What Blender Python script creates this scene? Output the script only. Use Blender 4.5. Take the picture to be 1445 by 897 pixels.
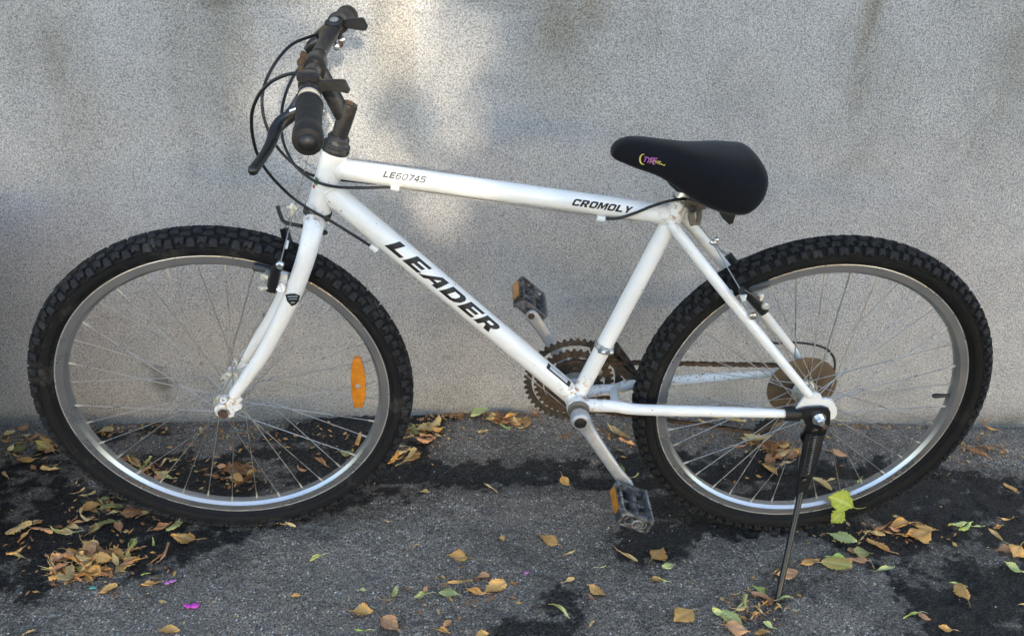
import bpy, math, random
import numpy as np
from mathutils import Matrix, Vector
random.seed(7); rng = np.random.default_rng(7)
for o in list(bpy.data.objects): bpy.data.objects.remove(o, do_unlink=True)
SC = bpy.context.scene; COL = SC.collection
# ------------------------------------------------------------------ camera, sky, sun, exposure
CAM_POS = np.array([0.45321, -1.60797, 1.16985]); YAW, PITCH, ROLL, FPX = -0.06739, 0.50322, -0.04069, 1140.674
U0, V0 = 722.5, 448.5
def _rx(a): c, s = math.cos(a), math.sin(a); return np.array([[1,0,0],[0,c,-s],[0,s,c]])
def _ry(a): c, s = math.cos(a), math.sin(a); return np.array([[c,0,s],[0,1,0],[-s,0,c]])
def _rz(a): c, s = math.cos(a), math.sin(a); return np.array([[c,-s,0],[s,c,0],[0,0,1]])
RC = _rz(YAW) @ _rx(-PITCH) @ _ry(ROLL)
cam = bpy.data.cameras.new('camera'); co = bpy.data.objects.new('camera', cam); COL.objects.link(co)
cam.sensor_width = 36; cam.lens = FPX/1445*36; cam.clip_end = 500; cam.clip_start = 0.02
co.matrix_world = Matrix([[RC[0,0], RC[0,2], -RC[0,1], CAM_POS[0]], [RC[1,0], RC[1,2], -RC[1,1], CAM_POS[1]],
                          [RC[2,0], RC[2,2], -RC[2,1], CAM_POS[2]], [0,0,0,1]])
SC.camera = co
SUN_D = np.array([-0.16, 1.0, -0.31]); SUN_D /= np.linalg.norm(SUN_D)      # direction the light travels
W = bpy.data.worlds.new('World'); SC.world = W; W.use_nodes = True
nt = W.node_tree; bg = nt.nodes['Background']; sky = nt.nodes.new('ShaderNodeTexSky'); sky.sky_type = 'NISHITA'
sky.sun_disc = False; sky.sun_elevation = math.asin(-SUN_D[2]); sky.sun_rotation = math.atan2(-SUN_D[0], -SUN_D[1])
sky.air_density = 1.0; sky.dust_density = 0.7; sky.ozone_density = 1.0
nt.links.new(sky.outputs[0], bg.inputs[0]); bg.inputs[1].default_value = 0.15
sl = bpy.data.lights.new('sun', 'SUN'); so = bpy.data.objects.new('sun', sl); COL.objects.link(so)
sl.energy = 2.0; sl.angle = math.radians(0.8); sl.color = (1.0, 0.87, 0.68)
so.rotation_euler = Vector(SUN_D).to_track_quat('-Z', 'Y').to_euler(); so.location = (2, -9, 4)
SC.view_settings.view_transform = 'Standard'; SC.view_settings.look = 'None'; SC.view_settings.gamma = 1
SC.view_settings.use_curve_mapping = False; SC.view_settings.exposure = 2.08
SC.render.engine = 'CYCLES'

# ------------------------------------------------------------------ pixel -> place helpers (1445 x 897 photograph)
def ray(u, v): return RC @ np.array([(u-U0)/FPX, 1.0, -(v-V0)/FPX])
def onwall(u, v): d = ray(u, v); return CAM_POS + d*(-CAM_POS[1]/d[1])
def onground(u, v, z=0.0): d = ray(u, v); return CAM_POS + d*((z-CAM_POS[2])/d[2])
BETA, LEAN, WB, DELTA, RT = -0.01481, 0.03985, 1.06608, 0.08319, 0.3303
BM = _rz(BETA) @ _rx(LEAN); BO = np.array([1.09679, -0.37137, 0.0])       # bicycle frame: x rearwards, y to the wall, z up
HA = math.radians(71)
AXD = np.array([math.cos(HA), 0, math.sin(HA)])
FA = np.array([-WB, 0, RT]); AX0 = FA + np.array([.042*math.sin(HA), 0, -.042*math.cos(HA)])
SM = np.array(Matrix.Rotation(DELTA, 3, Vector(AXD)))
def L(u, v, y=0.0):            # point of the bicycle at sideways offset y seen at a pixel
    d = BM.T @ ray(u, v); c = BM.T @ (CAM_POS-BO); return c + d*((y-c[1])/d[1])
def S(u, v, y=0.0):            # the same in the frame of the steered fork and bars
    d = SM.T @ BM.T @ ray(u, v); c = SM.T @ (BM.T @ (CAM_POS-BO) - AX0) + AX0; return c + d*((y-c[1])/d[1])
STEER = Matrix.Translation(Vector(AX0)) @ Matrix.Rotation(DELTA, 4, Vector(AXD)) @ Matrix.Translation(-Vector(AX0))
BIKE_M = Matrix.Translation(Vector(BO)) @ Matrix([list(r) for r in BM]).to_4x4()
CAM_L = BM.T @ (CAM_POS-BO)
def tolocal(p): return BM.T @ (np.array(p)-BO)

# ------------------------------------------------------------------ noise on arrays
def _hash(ix, iy, seed):
    h = (ix.astype(np.int64)*374761393 + iy.astype(np.int64)*668265263 + seed*1442695041) & 0x7fffffff
    h = ((h ^ (h >> 13))*1274126177) & 0x7fffffff
    return ((h ^ (h >> 16)) & 0xffff)/65535.0
def vnoise(x, y, seed=0):
    ix, iy = np.floor(x), np.floor(y); fx, fy = x-ix, y-iy
    fx, fy = fx*fx*(3-2*fx), fy*fy*(3-2*fy)
    a, b, c, d = _hash(ix, iy, seed), _hash(ix+1, iy, seed), _hash(ix, iy+1, seed), _hash(ix+1, iy+1, seed)
    return (a*(1-fx)+b*fx)*(1-fy) + (c*(1-fx)+d*fx)*fy
def fbm(x, y, seed=0, octv=4):
    t = 0; a = .5; s = 0
    for k in range(octv): t = t + a*vnoise(x*2**k, y*2**k, seed+k*17); s += a; a *= .5
    return t/s
def inpoly(px, py, poly):
    ins = np.zeros(px.shape, bool); n = len(poly)
    for i in range(n):
        x1, y1 = poly[i]; x2, y2 = poly[(i+1) % n]
        if y1 == y2: continue
        ins ^= ((y1 > py) != (y2 > py)) & (px < (x2-x1)*(py-y1)/(y2-y1)+x1)
    return ins
def sdf(px, py, poly):
    d = np.full(px.shape, 1e9); n = len(poly)
    for i in range(n):
        a = np.array(poly[i]); b = np.array(poly[(i+1) % n]); e = b-a
        t = np.clip(((px-a[0])*e[0]+(py-a[1])*e[1])/max(e@e, 1e-12), 0, 1)
        d = np.minimum(d, np.hypot(px-a[0]-t*e[0], py-a[1]-t*e[1]))
    return np.where(inpoly(px, py, poly), -d, d)
def sstep(a, b, x): t = np.clip((x-a)/(b-a), 0, 1); return t*t*(3-2*t)

# ------------------------------------------------------------------ materials
class NT:
    def __init__(s, name):
        s.m = bpy.data.materials.new(name); s.m.use_nodes = True; s.t = s.m.node_tree; s.b = s.t.nodes['Principled BSDF']
    def n(s, kind, **kw):
        q = s.t.nodes.new(kind)
        for k, v in kw.items(): setattr(q, k, v)
        return q
    def link(s, a, b): s.t.links.new(a, b)
    def coord(s, which='Object'): return s.n('ShaderNodeTexCoord').outputs[which]
    def noise(s, vec, scale, detail=3, rough=.6, dist=0):
        q = s.n('ShaderNodeTexNoise'); q.inputs['Scale'].default_value = scale; q.inputs['Detail'].default_value = detail
        q.inputs['Roughness'].default_value = rough; q.inputs['Distortion'].default_value = dist; s.link(vec, q.inputs['Vector']); return q.outputs['Fac']
    def voro(s, vec, scale, feat='F1', out='Distance'):
        q = s.n('ShaderNodeTexVoronoi'); q.feature = feat; q.inputs['Scale'].default_value = scale; s.link(vec, q.inputs['Vector']); return q.outputs[out]
    def ramp(s, fac, stops):
        q = s.n('ShaderNodeValToRGB'); cr = q.color_ramp
        while len(cr.elements) < len(stops): cr.elements.new(0.5)
        for e, (p, c) in zip(cr.elements, stops):
            e.position = p; e.color = (c, c, c, 1) if not hasattr(c, '__len__') else (*c[:3], 1)
        s.link(fac, q.inputs['Fac']); return q.outputs['Color']
    def mix(s, fac, a, b, mode='MIX'):
        q = s.n('ShaderNodeMix', data_type='RGBA', blend_type=mode)
        for sock, v in ((q.inputs[0], fac), (q.inputs[6], a), (q.inputs[7], b)):
            if hasattr(v, 'is_linked'): s.link(v, sock)
            elif hasattr(v, '__len__'): sock.default_value = (*v[:3], 1)
            else: sock.default_value = v
        return q.outputs[2]
    def math(s, op, a, b=0.0):
        q = s.n('ShaderNodeMath', operation=op)
        for i, v in enumerate((a, b)):
            if hasattr(v, 'is_linked'): s.link(v, q.inputs[i])
            else: q.inputs[i].default_value = v
        return q.outputs[0]
    def bump(s, h, strength=.5, dist=.001, prev=None):
        q = s.n('ShaderNodeBump'); q.inputs['Strength'].default_value = strength; q.inputs['Distance'].default_value = dist
        s.link(h, q.inputs['Height'])
        if prev: s.link(prev, q.inputs['Normal'])
        return q.outputs['Normal']
    def set(s, **kw):
        for k, v in kw.items():
            sock = s.b.inputs[k.replace('_', ' ')]
            if hasattr(v, 'is_linked'): s.link(v, sock)
            elif hasattr(v, '__len__') and len(v) == 3 and sock.type == 'RGBA': sock.default_value = (*v, 1)
            else: sock.default_value = v
        return s
MAT = {}
def simple(name, col, rough=.5, metal=0.0, var=.25, scale=60, bump=0.0, bscale=400, dirt=None, dirt_amt=.3, dscale=25, **kw):
    t = NT(name); c = t.coord(); n = t.noise(c, scale, 4)
    f = t.ramp(n, [(.3, 1-var), (.7, 1+var*.6)])
    colr = t.mix(1.0, col, f, 'MULTIPLY')
    if dirt is not None:
        dn = t.noise(c, dscale, 5, .65); k = t.ramp(dn, [(.62-dirt_amt*.4, 0.0), (.78-dirt_amt*.3, 1.0)])
        colr = t.mix(t.math('MULTIPLY', k, .85), colr, dirt)
    t.set(Base_Color=colr, Roughness=t.ramp(n, [(.2, max(rough-.1, .05)), (.8, min(rough+.12, 1))]), Metallic=metal, **kw)
    if bump: t.set(Normal=t.bump(t.noise(c, bscale, 3), bump, .0006))
    MAT[name] = t.m; return t
def white_paint():
    t = NT('white_paint'); c = t.coord()
    n1 = t.noise(c, 14, 4); base = t.mix(t.ramp(n1, [(.35, 0.0), (.75, 1.0)]), (.82, .81, .785), (.765, .75, .70))
    grime = t.ramp(t.noise(c, 45, 6, .7), [(.60, 0.0), (.85, .55)])
    base = t.mix(grime, base, (.50, .44, .34))
    chip = t.ramp(t.noise(c, 130, 2, .5), [(.735, 0.0), (.76, 1.0)])
    base = t.mix(chip, base, (.20, .10, .045))
    for cx_, r0, r1 in (((-.4352, -.012, .346), .012, .050), ((-.405, -.02, .330), .008, .035), ((-.301, -.008, .700), .010, .040), ((-.885, -.02, .682), .010, .028), ((-1.055, -.055, .345), .008, .030)):
        vm = t.n('ShaderNodeVectorMath', operation='DISTANCE'); t.link(c, vm.inputs[0]); vm.inputs[1].default_value = cx_       # rust and grime caught round the joints
        kk = t.math('MULTIPLY', t.ramp(vm.outputs['Value'], [(r0, 1.0), (r1, 0.0)]), t.ramp(t.noise(c, 110, 5, .7), [(.50, 0.0), (.62, 1.0)]))
        base = t.mix(kk, base, (.36, .22, .10))
    t.set(Base_Color=base, Roughness=t.ramp(n1, [(.2, .26), (.8, .42)]), Coat_Weight=.3, Coat_Roughness=.15)
    MAT['white_paint'] = t.m
white_paint()
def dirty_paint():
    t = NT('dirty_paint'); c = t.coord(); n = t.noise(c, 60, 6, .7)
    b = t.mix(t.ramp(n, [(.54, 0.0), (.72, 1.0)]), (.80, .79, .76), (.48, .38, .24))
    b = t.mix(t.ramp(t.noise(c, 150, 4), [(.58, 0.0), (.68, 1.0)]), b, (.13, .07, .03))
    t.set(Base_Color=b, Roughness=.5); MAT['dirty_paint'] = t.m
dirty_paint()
def tyre_mat(name, base, mud, amt):
    t = NT(name); c = t.coord()
    n = t.noise(c, 20, 6, .7); f = t.noise(c, 160, 4, .6)
    col = t.mix(t.ramp(f, [(.35, 0.0), (.75, 1.0)]), base, tuple(x*2.3 for x in base))
    col = t.mix(t.ramp(n, [(.60-amt, 0.0), (.74, .75)]), col, mud)
    t.set(Base_Color=col, Roughness=t.ramp(f, [(.2, .62), (.8, .9)]), Normal=t.bump(f, .35, .0008)); t.b.inputs['Specular IOR Level'].default_value = .2
    MAT[name] = t.m
tyre_mat('front_tyre_rubber', (.0062, .0062, .0068), (.090, .084, .072), .035)
tyre_mat('rear_tyre_rubber', (.0060, .0058, .0054), (.034, .030, .024), .03)
simple('rim_lip', (.75, .75, .74), .3, .7, .1, 30)
simple('rim_metal', (.43, .435, .445), .30, .9, .08, 12, dirt=(.44, .43, .40), dirt_amt=.02, dscale=30)
simple('spoke_steel', (.62, .595, .55), .30, .95, .12, 40)
simple('nipple_brass', (.60, .56, .46), .4, .6, .2, 80)
simple('hub_alloy', (.66, .62, .53), .42, .35, .25, 70, dirt=(.40, .27, .13), dirt_amt=.25, dscale=120, bump=.2)
simple('rust', (.072, .050, .034), .85, .2, .5, 150, bump=.5, dirt=(.14, .082, .042), dirt_amt=.4, dscale=120)
simple('rusty_disc', (.155, .105, .058), .75, .2, .3, 50, bump=.15, dirt=(.08, .05, .03), dirt_amt=.35, dscale=30)
simple('rust_grease', (.050, .041, .032), .6, .3, .5, 120, bump=.5, dirt=(.12, .088, .055), dirt_amt=.35, dscale=150)
simple('crank_alloy', (.47, .475, .48), .48, .6, .12, 50, dirt=(.34, .33, .31), dirt_amt=.1, dscale=90)
simple('tarnished', (.20, .175, .14), .6, .3, .4, 90, bump=.4, dirt=(.10, .075, .05), dirt_amt=.35, dscale=90)
simple('bright_steel', (.70, .70, .68), .25, .9, .15, 90)
simple('black_plastic', (.011, .011, .012), .45, 0, .3, 90, bump=.15)
simple('worn_black', (.024, .0235, .0235), .55, .1, .4, 90, dirt=(.16, .145, .125), dirt_amt=.25, dscale=70, bump=.3)
simple('spring_steel', (.11, .11, .115), .3, .85, .3, 90)
simple('black_paint', (.0085, .0085, .009), .35, 0, .3, 60, Coat_Weight=.3)
simple('bar_black', (.020, .019, .019), .34, .2, .35, 70, dirt=(.055, .043, .036), dirt_amt=.2, dscale=50)
simple('grip_rubber', (.0075, .0075, .008), .5, 0, .3, 120, bump=.2)
simple('cable_black', (.006, .006, .0065), .35, 0, .2, 80)
simple('cable_wire', (.36, .34, .31), .4, .7, .3, 120)
simple('white_plastic', (.78, .78, .76), .4, 0, .08, 60)
simple('decal_black', (.005, .005, .006), .5, 0, .2, 60)
simple('decal_grey', (.10, .095, .085), .5, 0, .3, 60)
simple('decal_silver', (.55, .57, .58), .35, .3, .25, 300)
simple('pedal_dust', (.20, .195, .185), .8, 0, .5, 120, bump=.5, dirt=(.04, .04, .04), dirt_amt=.4, dscale=110)
simple('pad_rubber', (.060, .062, .068), .6, 0, .2, 90)
simple('thread_yellow', (.72, .56, .12), .6, 0, .15, 200)
simple('thread_pink', (.45, .13, .36), .6, 0, .2, 200)
simple('badge_red', (.45, .03, .03), .5, 0, .1, 60); simple('badge_green', (.03, .16, .09), .5, 0, .1, 60)
def reflector(name, col):
    t = NT(name); c = t.coord(); v = t.voro(c, 420); n = t.noise(c, 60, 3)
    t.set(Base_Color=t.mix(t.ramp(n, [(.3, 0.0), (.7, 1.0)]), col, tuple(x*.62 for x in col)), Roughness=.22, Normal=t.bump(v, .35, .001), Coat_Weight=.6, Coat_Roughness=.1)
    t.b.inputs['Transmission Weight'].default_value = .15; MAT[name] = t.m
reflector('amber_reflector', (.78, .27, .015)); reflector('pedal_reflector', (.72, .27, .03))
def saddle_mat():
    t = NT('saddle_fabric'); c = t.coord(); w = t.voro(c, 900); n = t.noise(c, 30, 3)
    t.set(Base_Color=t.mix(t.ramp(n, [(.3, 0.0), (.7, 1.0)]), (.0045, .0045, .0058), (.0065, .0065, .008)), Roughness=.9, Sheen_Weight=.12, Sheen_Roughness=.4, Normal=t.bump(w, .25, .0005))
    t.b.inputs['Specular IOR Level'].default_value = .2; MAT['saddle_fabric'] = t.m
saddle_mat()
def wall_mat():
    t = NT('wall_render'); c = t.coord()
    at = t.n('ShaderNodeAttribute', attribute_name='stain'); st = at.outputs['Fac']
    at2 = t.n('ShaderNodeAttribute', attribute_name='grime'); gr = at2.outputs['Fac']
    g1 = t.noise(c, 250, 4, .7); g2 = t.noise(c, 600, 2, .5); v = t.voro(c, 380)
    h = t.math('ADD', t.math('MULTIPLY', g1, 1.0), t.math('ADD', t.math('MULTIPLY', v, -.45), t.math('MULTIPLY', g2, .55)))
    big = t.noise(c, 3.5, 4, .55)
    base = t.mix(t.ramp(big, [(.3, 0.0), (.7, 1.0)]), (.530, .516, .495), (.580, .565, .540))
    pit = t.ramp(t.voro(c, 170, 'F1'), [(.06, .35), (.20, 1.0)])
    speck = t.ramp(h, [(.36, .50), (.84, 1.36)])
    base = t.mix(1.0, base, t.ramp(t.noise(c, 16, 5, .65), [(.3, .90), (.7, 1.07)]), 'MULTIPLY')
    base = t.mix(1.0, base, t.ramp(t.noise(c, 55, 3, .5), [(.27, .85), (.36, 1.0)]), 'MULTIPLY')
    base = t.mix(1.0, base, speck, 'MULTIPLY'); base = t.mix(.4, base, t.mix(1.0, base, pit, 'MULTIPLY'))
    base = t.mix(st, base, t.mix(1.0, base, (.52, .47, .36), 'MULTIPLY'))
    base = t.mix(gr, base, t.mix(1.0, base, (.42, .41, .38), 'MULTIPLY'))
    t.set(Base_Color=base, Roughness=.92, Normal=t.bump(h, 1.0, .0032)); t.b.inputs['Specular IOR Level'].default_value = .25
    MAT['wall_render'] = t.m
wall_mat()
def asphalt_mat():
    t = NT('asphalt'); c = t.coord()
    st = t.n('ShaderNodeAttribute', attribute_name='stain').outputs['Fac']; du = t.n('ShaderNodeAttribute', attribute_name='dust').outputs['Fac']
    vc = t.n('ShaderNodeTexVoronoi'); vc.inputs['Scale'].default_value = 190; t.link(c, vc.inputs['Vector'])
    vd = t.voro(c, 190); cellr = t.n('ShaderNodeSeparateColor'); t.link(vc.outputs['Color'], cellr.inputs[0])
    g = t.noise(c, 330, 3, .65); big = t.noise(c, 6, 5, .6)
    base = t.mix(t.ramp(g, [(.38, 0.0), (.64, 1.0)]), (.095, .077, .058), (.45, .37, .29))
    stone = t.ramp(cellr.outputs[0], [(.30, (.09, .075, .06)), (.55, (.34, .285, .23)), (.80, (.64, .56, .47)), (1.0, (.92, .86, .78))])
    sm = t.math('MULTIPLY', t.ramp(vd, [(.25, 1.0), (.42, 0.0)]), t.ramp(cellr.outputs[1], [(.25, 0.0), (.35, 1.0)]))
    base = t.mix(sm, base, stone)
    base = t.mix(1.0, base, t.ramp(big, [(.3, .78), (.7, 1.15)]), 'MULTIPLY')
    base = t.mix(t.math('MULTIPLY', du, .7), base, t.mix(t.ramp(g, [(.35, 0.0), (.65, 1.0)]), (.12, .105, .080), (.26, .235, .19)))
    wet = t.mix(t.ramp(g, [(.45, 0.0), (.8, 1.0)]), (.0055, .0050, .0045), (.062, .055, .047))
    gg = t.noise(c, 120, 4, .7); st = t.ramp(t.math('ADD', st, t.math('MULTIPLY', t.math('SUBTRACT', gg, .5), 1.1)), [(.10, 0.0), (.88, 1.0)])
    base = t.mix(t.math('MULTIPLY', st, .95), base, wet)
    ht = t.math('ADD', t.math('MULTIPLY', g, .7), t.math('MULTIPLY', vd, -.6))
    t.set(Base_Color=base, Roughness=t.mix(st, (.88, .88, .88), (.52, .52, .52)), Normal=t.bump(ht, 1.0, .0045)); t.b.inputs['Specular IOR Level'].default_value = .3
    MAT['asphalt'] = t.m
asphalt_mat()
def leaf_mat(name, a, b, vein, dark):
    t = NT(name); c = t.coord('Generated'); oi = t.n('ShaderNodeObjectInfo'); ob = t.coord('Object')
    mp = t.n('ShaderNodeVectorMath', operation='ADD'); t.link(ob, mp.inputs[0])
    rn = t.n('ShaderNodeVectorMath', operation='SCALE'); cx = t.n('ShaderNodeCombineXYZ'); t.link(oi.outputs['Random'], cx.inputs[0]); t.link(oi.outputs['Random'], cx.inputs[1])
    t.link(cx.outputs[0], rn.inputs[0]); rn.inputs['Scale'].default_value = 13.0; t.link(rn.outputs[0], mp.inputs[1])
    n = t.noise(mp.outputs[0], 70, 4, .6); n2 = t.noise(mp.outputs[0], 260, 3, .6)
    col = t.mix(t.ramp(n, [(.36, 0.0), (.66, 1.0)]), a, b)
    col = t.mix(t.ramp(n2, [(.60, 0.0), (.74, .8)]), col, dark)
    at = t.n('ShaderNodeAttribute', attribute_name='vein').outputs['Fac']
    col = t.mix(at, col, vein)
    hs = t.n('ShaderNodeHueSaturation'); t.link(col, hs.inputs['Color'])
    t.link(t.math('ADD', t.math('MULTIPLY', oi.outputs['Random'], .55), .85), hs.inputs['Value'])
    t.set(Base_Color=hs.outputs[0], Roughness=.6, Normal=t.bump(t.math('ADD', n2, at), .4, .0008)); t.b.inputs['Specular IOR Level'].default_value = .35
    MAT[name] = t.m
leaf_mat('leaf_orange', (.50, .235, .058), (.64, .36, .11), (.55, .33, .14), (.20, .085, .030))
leaf_mat('leaf_tan', (.54, .36, .13), (.62, .44, .19), (.52, .40, .23), (.22, .13, .055))
leaf_mat('leaf_brown', (.24, .105, .040), (.37, .18, .078), (.36, .20, .10), (.085, .036, .018))
leaf_mat('leaf_pink', (.48, .22, .09), (.58, .31, .135), (.5, .3, .2), (.22, .085, .05))
leaf_mat('leaf_olive', (.17, .17, .055), (.30, .27, .09), (.40, .36, .15), (.20, .12, .04))
leaf_mat('leaf_green', (.24, .33, .05), (.38, .44, .09), (.45, .50, .24), (.22, .24, .06))
leaf_mat('leaf_pale', (.42, .44, .12), (.54, .51, .18), (.52, .52, .32), (.30, .26, .11))
leaf_mat('leaf_yellow', (.28, .33, .03), (.42, .43, .04), (.50, .50, .14), (.20, .24, .03))
leaf_mat('leaf_half', (.44, .20, .07), (.36, .37, .07), (.5, .42, .18), (.30, .13, .04))
simple('petal_magenta', (.66, .07, .50), .5, 0, .2, 200); simple('petal_pink', (.56, .20, .48), .5, 0, .2, 200); simple('bit_teal', (.10, .36, .30), .5, 0, .2, 200)
simple('tree_bark', (.10, .075, .055), .9, 0, .4, 12, bump=.6, bscale=40); simple('tree_leaf', (.055, .095, .022), .55, 0, .4, 8)
simple('shade_bin_plastic', (.03, .032, .033), .5, 0, .2, 30)

# ------------------------------------------------------------------ mesh helpers
class MB:
    def __init__(s): s.v = []; s.f = []; s.mi = []; s.mats = []; s.cur = 0
    def mat(s, name):
        if name not in s.mats: s.mats.append(name)
        s.cur = s.mats.index(name); return s
    def add(s, vs, fs):
        k = len(s.v); s.v += [tuple(map(float, q)) for q in vs]; s.f += [tuple(i+k for i in f) for f in fs]; s.mi += [s.cur]*len(fs); return s
    def sweep(s, path, rb, rn=None, ref=(0, 1, 0), n=12, p=2.0, caps=True, closed=False):
        P = [np.array(q, float) for q in path]; m = len(P)
        rb = [rb]*m if np.isscalar(rb) else list(rb); rn = rb if rn is None else ([rn]*m if np.isscalar(rn) else list(rn))
        vs = []; N = np.array(ref, float)
        for i in range(m):
            if closed: T = P[(i+1) % m]-P[i-1]
            else: T = P[min(i+1, m-1)]-P[max(i-1, 0)]
            T = T/(np.linalg.norm(T)+1e-12)
            Nn = N - T*(N@T)
            if np.linalg.norm(Nn) < 1e-3: Nn = np.cross(T, [1, 0, 0.3])
            Nn /= np.linalg.norm(Nn); B = np.cross(T, Nn)
            for k in range(n):
                a = 2*math.pi*k/n; c, q = math.cos(a), math.sin(a)
                c = math.copysign(abs(c)**(2/p), c); q = math.copysign(abs(q)**(2/p), q)
                vs.append(P[i] + B*c*rb[i] + Nn*q*rn[i])
        fs = []
        for i in range(m if closed else m-1):
            j = (i+1) % m
            for k in range(n): fs.append((i*n+k, i*n+(k+1) % n, j*n+(k+1) % n, j*n+k))
        if caps and not closed: fs.append(tuple(range(n-1, -1, -1))); fs.append(tuple((m-1)*n+k for k in range(n)))
        return s.add(vs, fs)
    def cyl(s, a, b, r, r2=None, n=16): return s.sweep([a, b], [r, r if r2 is None else r2], n=n)
    def lathe(s, prof, o, d, n=24, closed=False, ref=(1, 0, 0.2)):
        o = np.array(o, float); d = np.array(d, float); d /= np.linalg.norm(d)
        a = np.cross(d, ref); a /= np.linalg.norm(a); b = np.cross(d, a); vs = []; m = len(prof)
        for r, h in prof:
            for k in range(n):
                t = 2*math.pi*k/n; vs.append(o + d*h + (a*math.cos(t)+b*math.sin(t))*r)
        fs = []
        for i in range(m if closed else m-1):
            j = (i+1) % m
            for k in range(n): fs.append((i*n+k, i*n+(k+1) % n, j*n+(k+1) % n, j*n+k))
        if not closed: fs.append(tuple(range(n-1, -1, -1))); fs.append(tuple((m-1)*n+k for k in range(n)))
        return s.add(vs, fs)
    def plate(s, pts, y0, y1, bev=.0):      # polygon of (x,z) pushed from y0 (camera side) to y1, with an optional small chamfer
        pts = [np.array(q, float) for q in pts]; n = len(pts); c = sum(pts)/n
        rings = []
        def ring(y, inset): return [(q[0]+(c-q)[0]*inset, y, q[1]+(c-q)[1]*inset) for q in pts]
        R = max(np.linalg.norm(q-c) for q in pts); k = bev/R if bev else 0
        if bev: rs = [ring(y0, k), ring(y0+bev*(1 if y1 > y0 else -1), 0), ring(y1-bev*(1 if y1 > y0 else -1), 0), ring(y1, k)]
        else: rs = [ring(y0, 0), ring(y1, 0)]
        vs = [v for r in rs for v in r]; fs = []
        for i in range(len(rs)-1):
            for j in range(n): fs.append((i*n+j, i*n+(j+1) % n, (i+1)*n+(j+1) % n, (i+1)*n+j))
        fs.append(tuple(range(n-1, -1, -1))); fs.append(tuple((len(rs)-1)*n+j for j in range(n)))
        return s.add(vs, fs)
    def box(s, c, ex, ey, ez, ax=None):
        c = np.array(c, float); A = np.eye(3) if ax is None else np.array(ax, float)
        vs = [c + A[0]*ex*i + A[1]*ey*j + A[2]*ez*k for k in (-1, 1) for j in (-1, 1) for i in (-1, 1)]
        return s.add(vs, [(0, 2, 3, 1), (4, 5, 7, 6), (0, 1, 5, 4), (2, 6, 7, 3), (0, 4, 6, 2), (1, 3, 7, 5)])
    def ball(s, c, r, sx=(1, 1, 1), n=12):
        vs = []; fs = []; m = n//2+1
        for i in range(m):
            a = math.pi*i/(m-1)
            for k in range(n):
                t = 2*math.pi*k/n; vs.append((c[0]+r*sx[0]*math.sin(a)*math.cos(t), c[1]+r*sx[1]*math.sin(a)*math.sin(t), c[2]+r*sx[2]*math.cos(a)))
        for i in range(m-1):
            for k in range(n): fs.append((i*n+k, i*n+(k+1) % n, (i+1)*n+(k+1) % n, (i+1)*n+k))
        return s.add(vs, fs)
    def mesh(s, name, angle=38):
        me = bpy.data.meshes.new(name); me.from_pydata(s.v, [], s.f); me.validate(); me.update()
        for q in s.mats: me.materials.append(MAT[q])
        if len(s.mats) > 1 and len(me.polygons) == len(s.mi): me.polygons.foreach_set('material_index', s.mi)
        import bmesh
        bm = bmesh.new(); bm.from_mesh(me); bmesh.ops.recalc_face_normals(bm, faces=bm.faces); bm.to_mesh(me); bm.free()
        me.polygons.foreach_set('use_smooth', [True]*len(me.polygons)); me.set_sharp_from_angle(angle=math.radians(angle)); me.update()
        return me
    def build(s, name, parent=None, M=None, angle=38): return link(name, s.mesh(name, angle), parent, M)
def mb(mat): return MB().mat(mat)
def link(name, me, parent=None, M=None):
    o = bpy.data.objects.new(name, me); COL.objects.link(o)
    if parent is not None: o.parent = parent
    if M is not None: o.matrix_local = M
    return o
def empty(name, parent=None, M=None):
    o = link(name, None, parent, M); o.empty_display_size = .05; return o
def tag(o, label=None, cat=None, group=None, kind=None):
    for k, v in (('label', label), ('category', cat), ('group', group), ('kind', kind)):
        if v: o[k] = v
    return o
def smooth(pts, n=6):
    P = [np.array(p, float) for p in pts]; P = [2*P[0]-P[1]] + P + [2*P[-1]-P[-2]]; out = []
    for i in range(1, len(P)-2):
        for k in range(n):
            t = k/n; a, b, c, d = P[i-1:i+3]
            out.append(.5*((2*b)+(c-a)*t+(2*a-5*b+4*c-d)*t*t+(3*b-a-3*c+d)*t**3))
    out.append(P[-2]); return out
def lerpl(vals, n): return list(np.interp(np.linspace(0, len(vals)-1, n), range(len(vals)), vals))

# ------------------------------------------------------------------ ground
def gpoly(pts): return [tuple(onground(u, v)[:2]) for u, v in pts]
STAINS = [  # (outline in pixels of the photograph laid on the ground, darkness, edge raggedness)
    ([(-80,660),(60,655),(120,672),(190,690),(270,728),(330,744),(400,738),(360,760),(280,782),(215,812),(150,806),(60,824),(-80,832)], 1.0, .05),
    ([(60,640),(150,598),(215,592),(230,604),(160,622),(190,640),(330,640),(380,606),(440,590),(560,592),(570,640),(520,668),(420,690),(330,705),(230,700),(130,670)], .88, .05),
    ([(545,592),(640,585),(628,606),(600,640),(640,648),(720,655),(820,648),(880,655),(880,690),(780,676),(690,688),(620,692),(540,702),(470,722),(400,752),(320,752),(330,735),(430,700)], .92, .035),
    ([(868,640),(930,634),(1000,640),(1060,628),(1150,655),(1230,640),(1300,655),(1360,668),(1560,664),(1560,960),(1325,960),(1300,870),(1262,838),(1240,790),(1205,760),(1100,752),(1040,765),(1000,765),(985,805),(940,812),(895,800),(865,770),(895,745),(880,700)], .95, .05),
    ([(715,860),(745,836),(790,826),(826,832),(815,866),(800,930),(660,930),(690,885)], .85, .05),
    ([(1072,812),(1105,790),(1165,782),(1178,802),(1150,826),(1104,850),(1085,905),(1030,910),(1050,870)], .55, .05),
    ([(830,770),(905,765),(940,800),(930,850),(860,830)], .25, .06),
    ([(540,860),(640,850),(700,880),(690,940),(520,940)], .35, .06),
]
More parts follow.
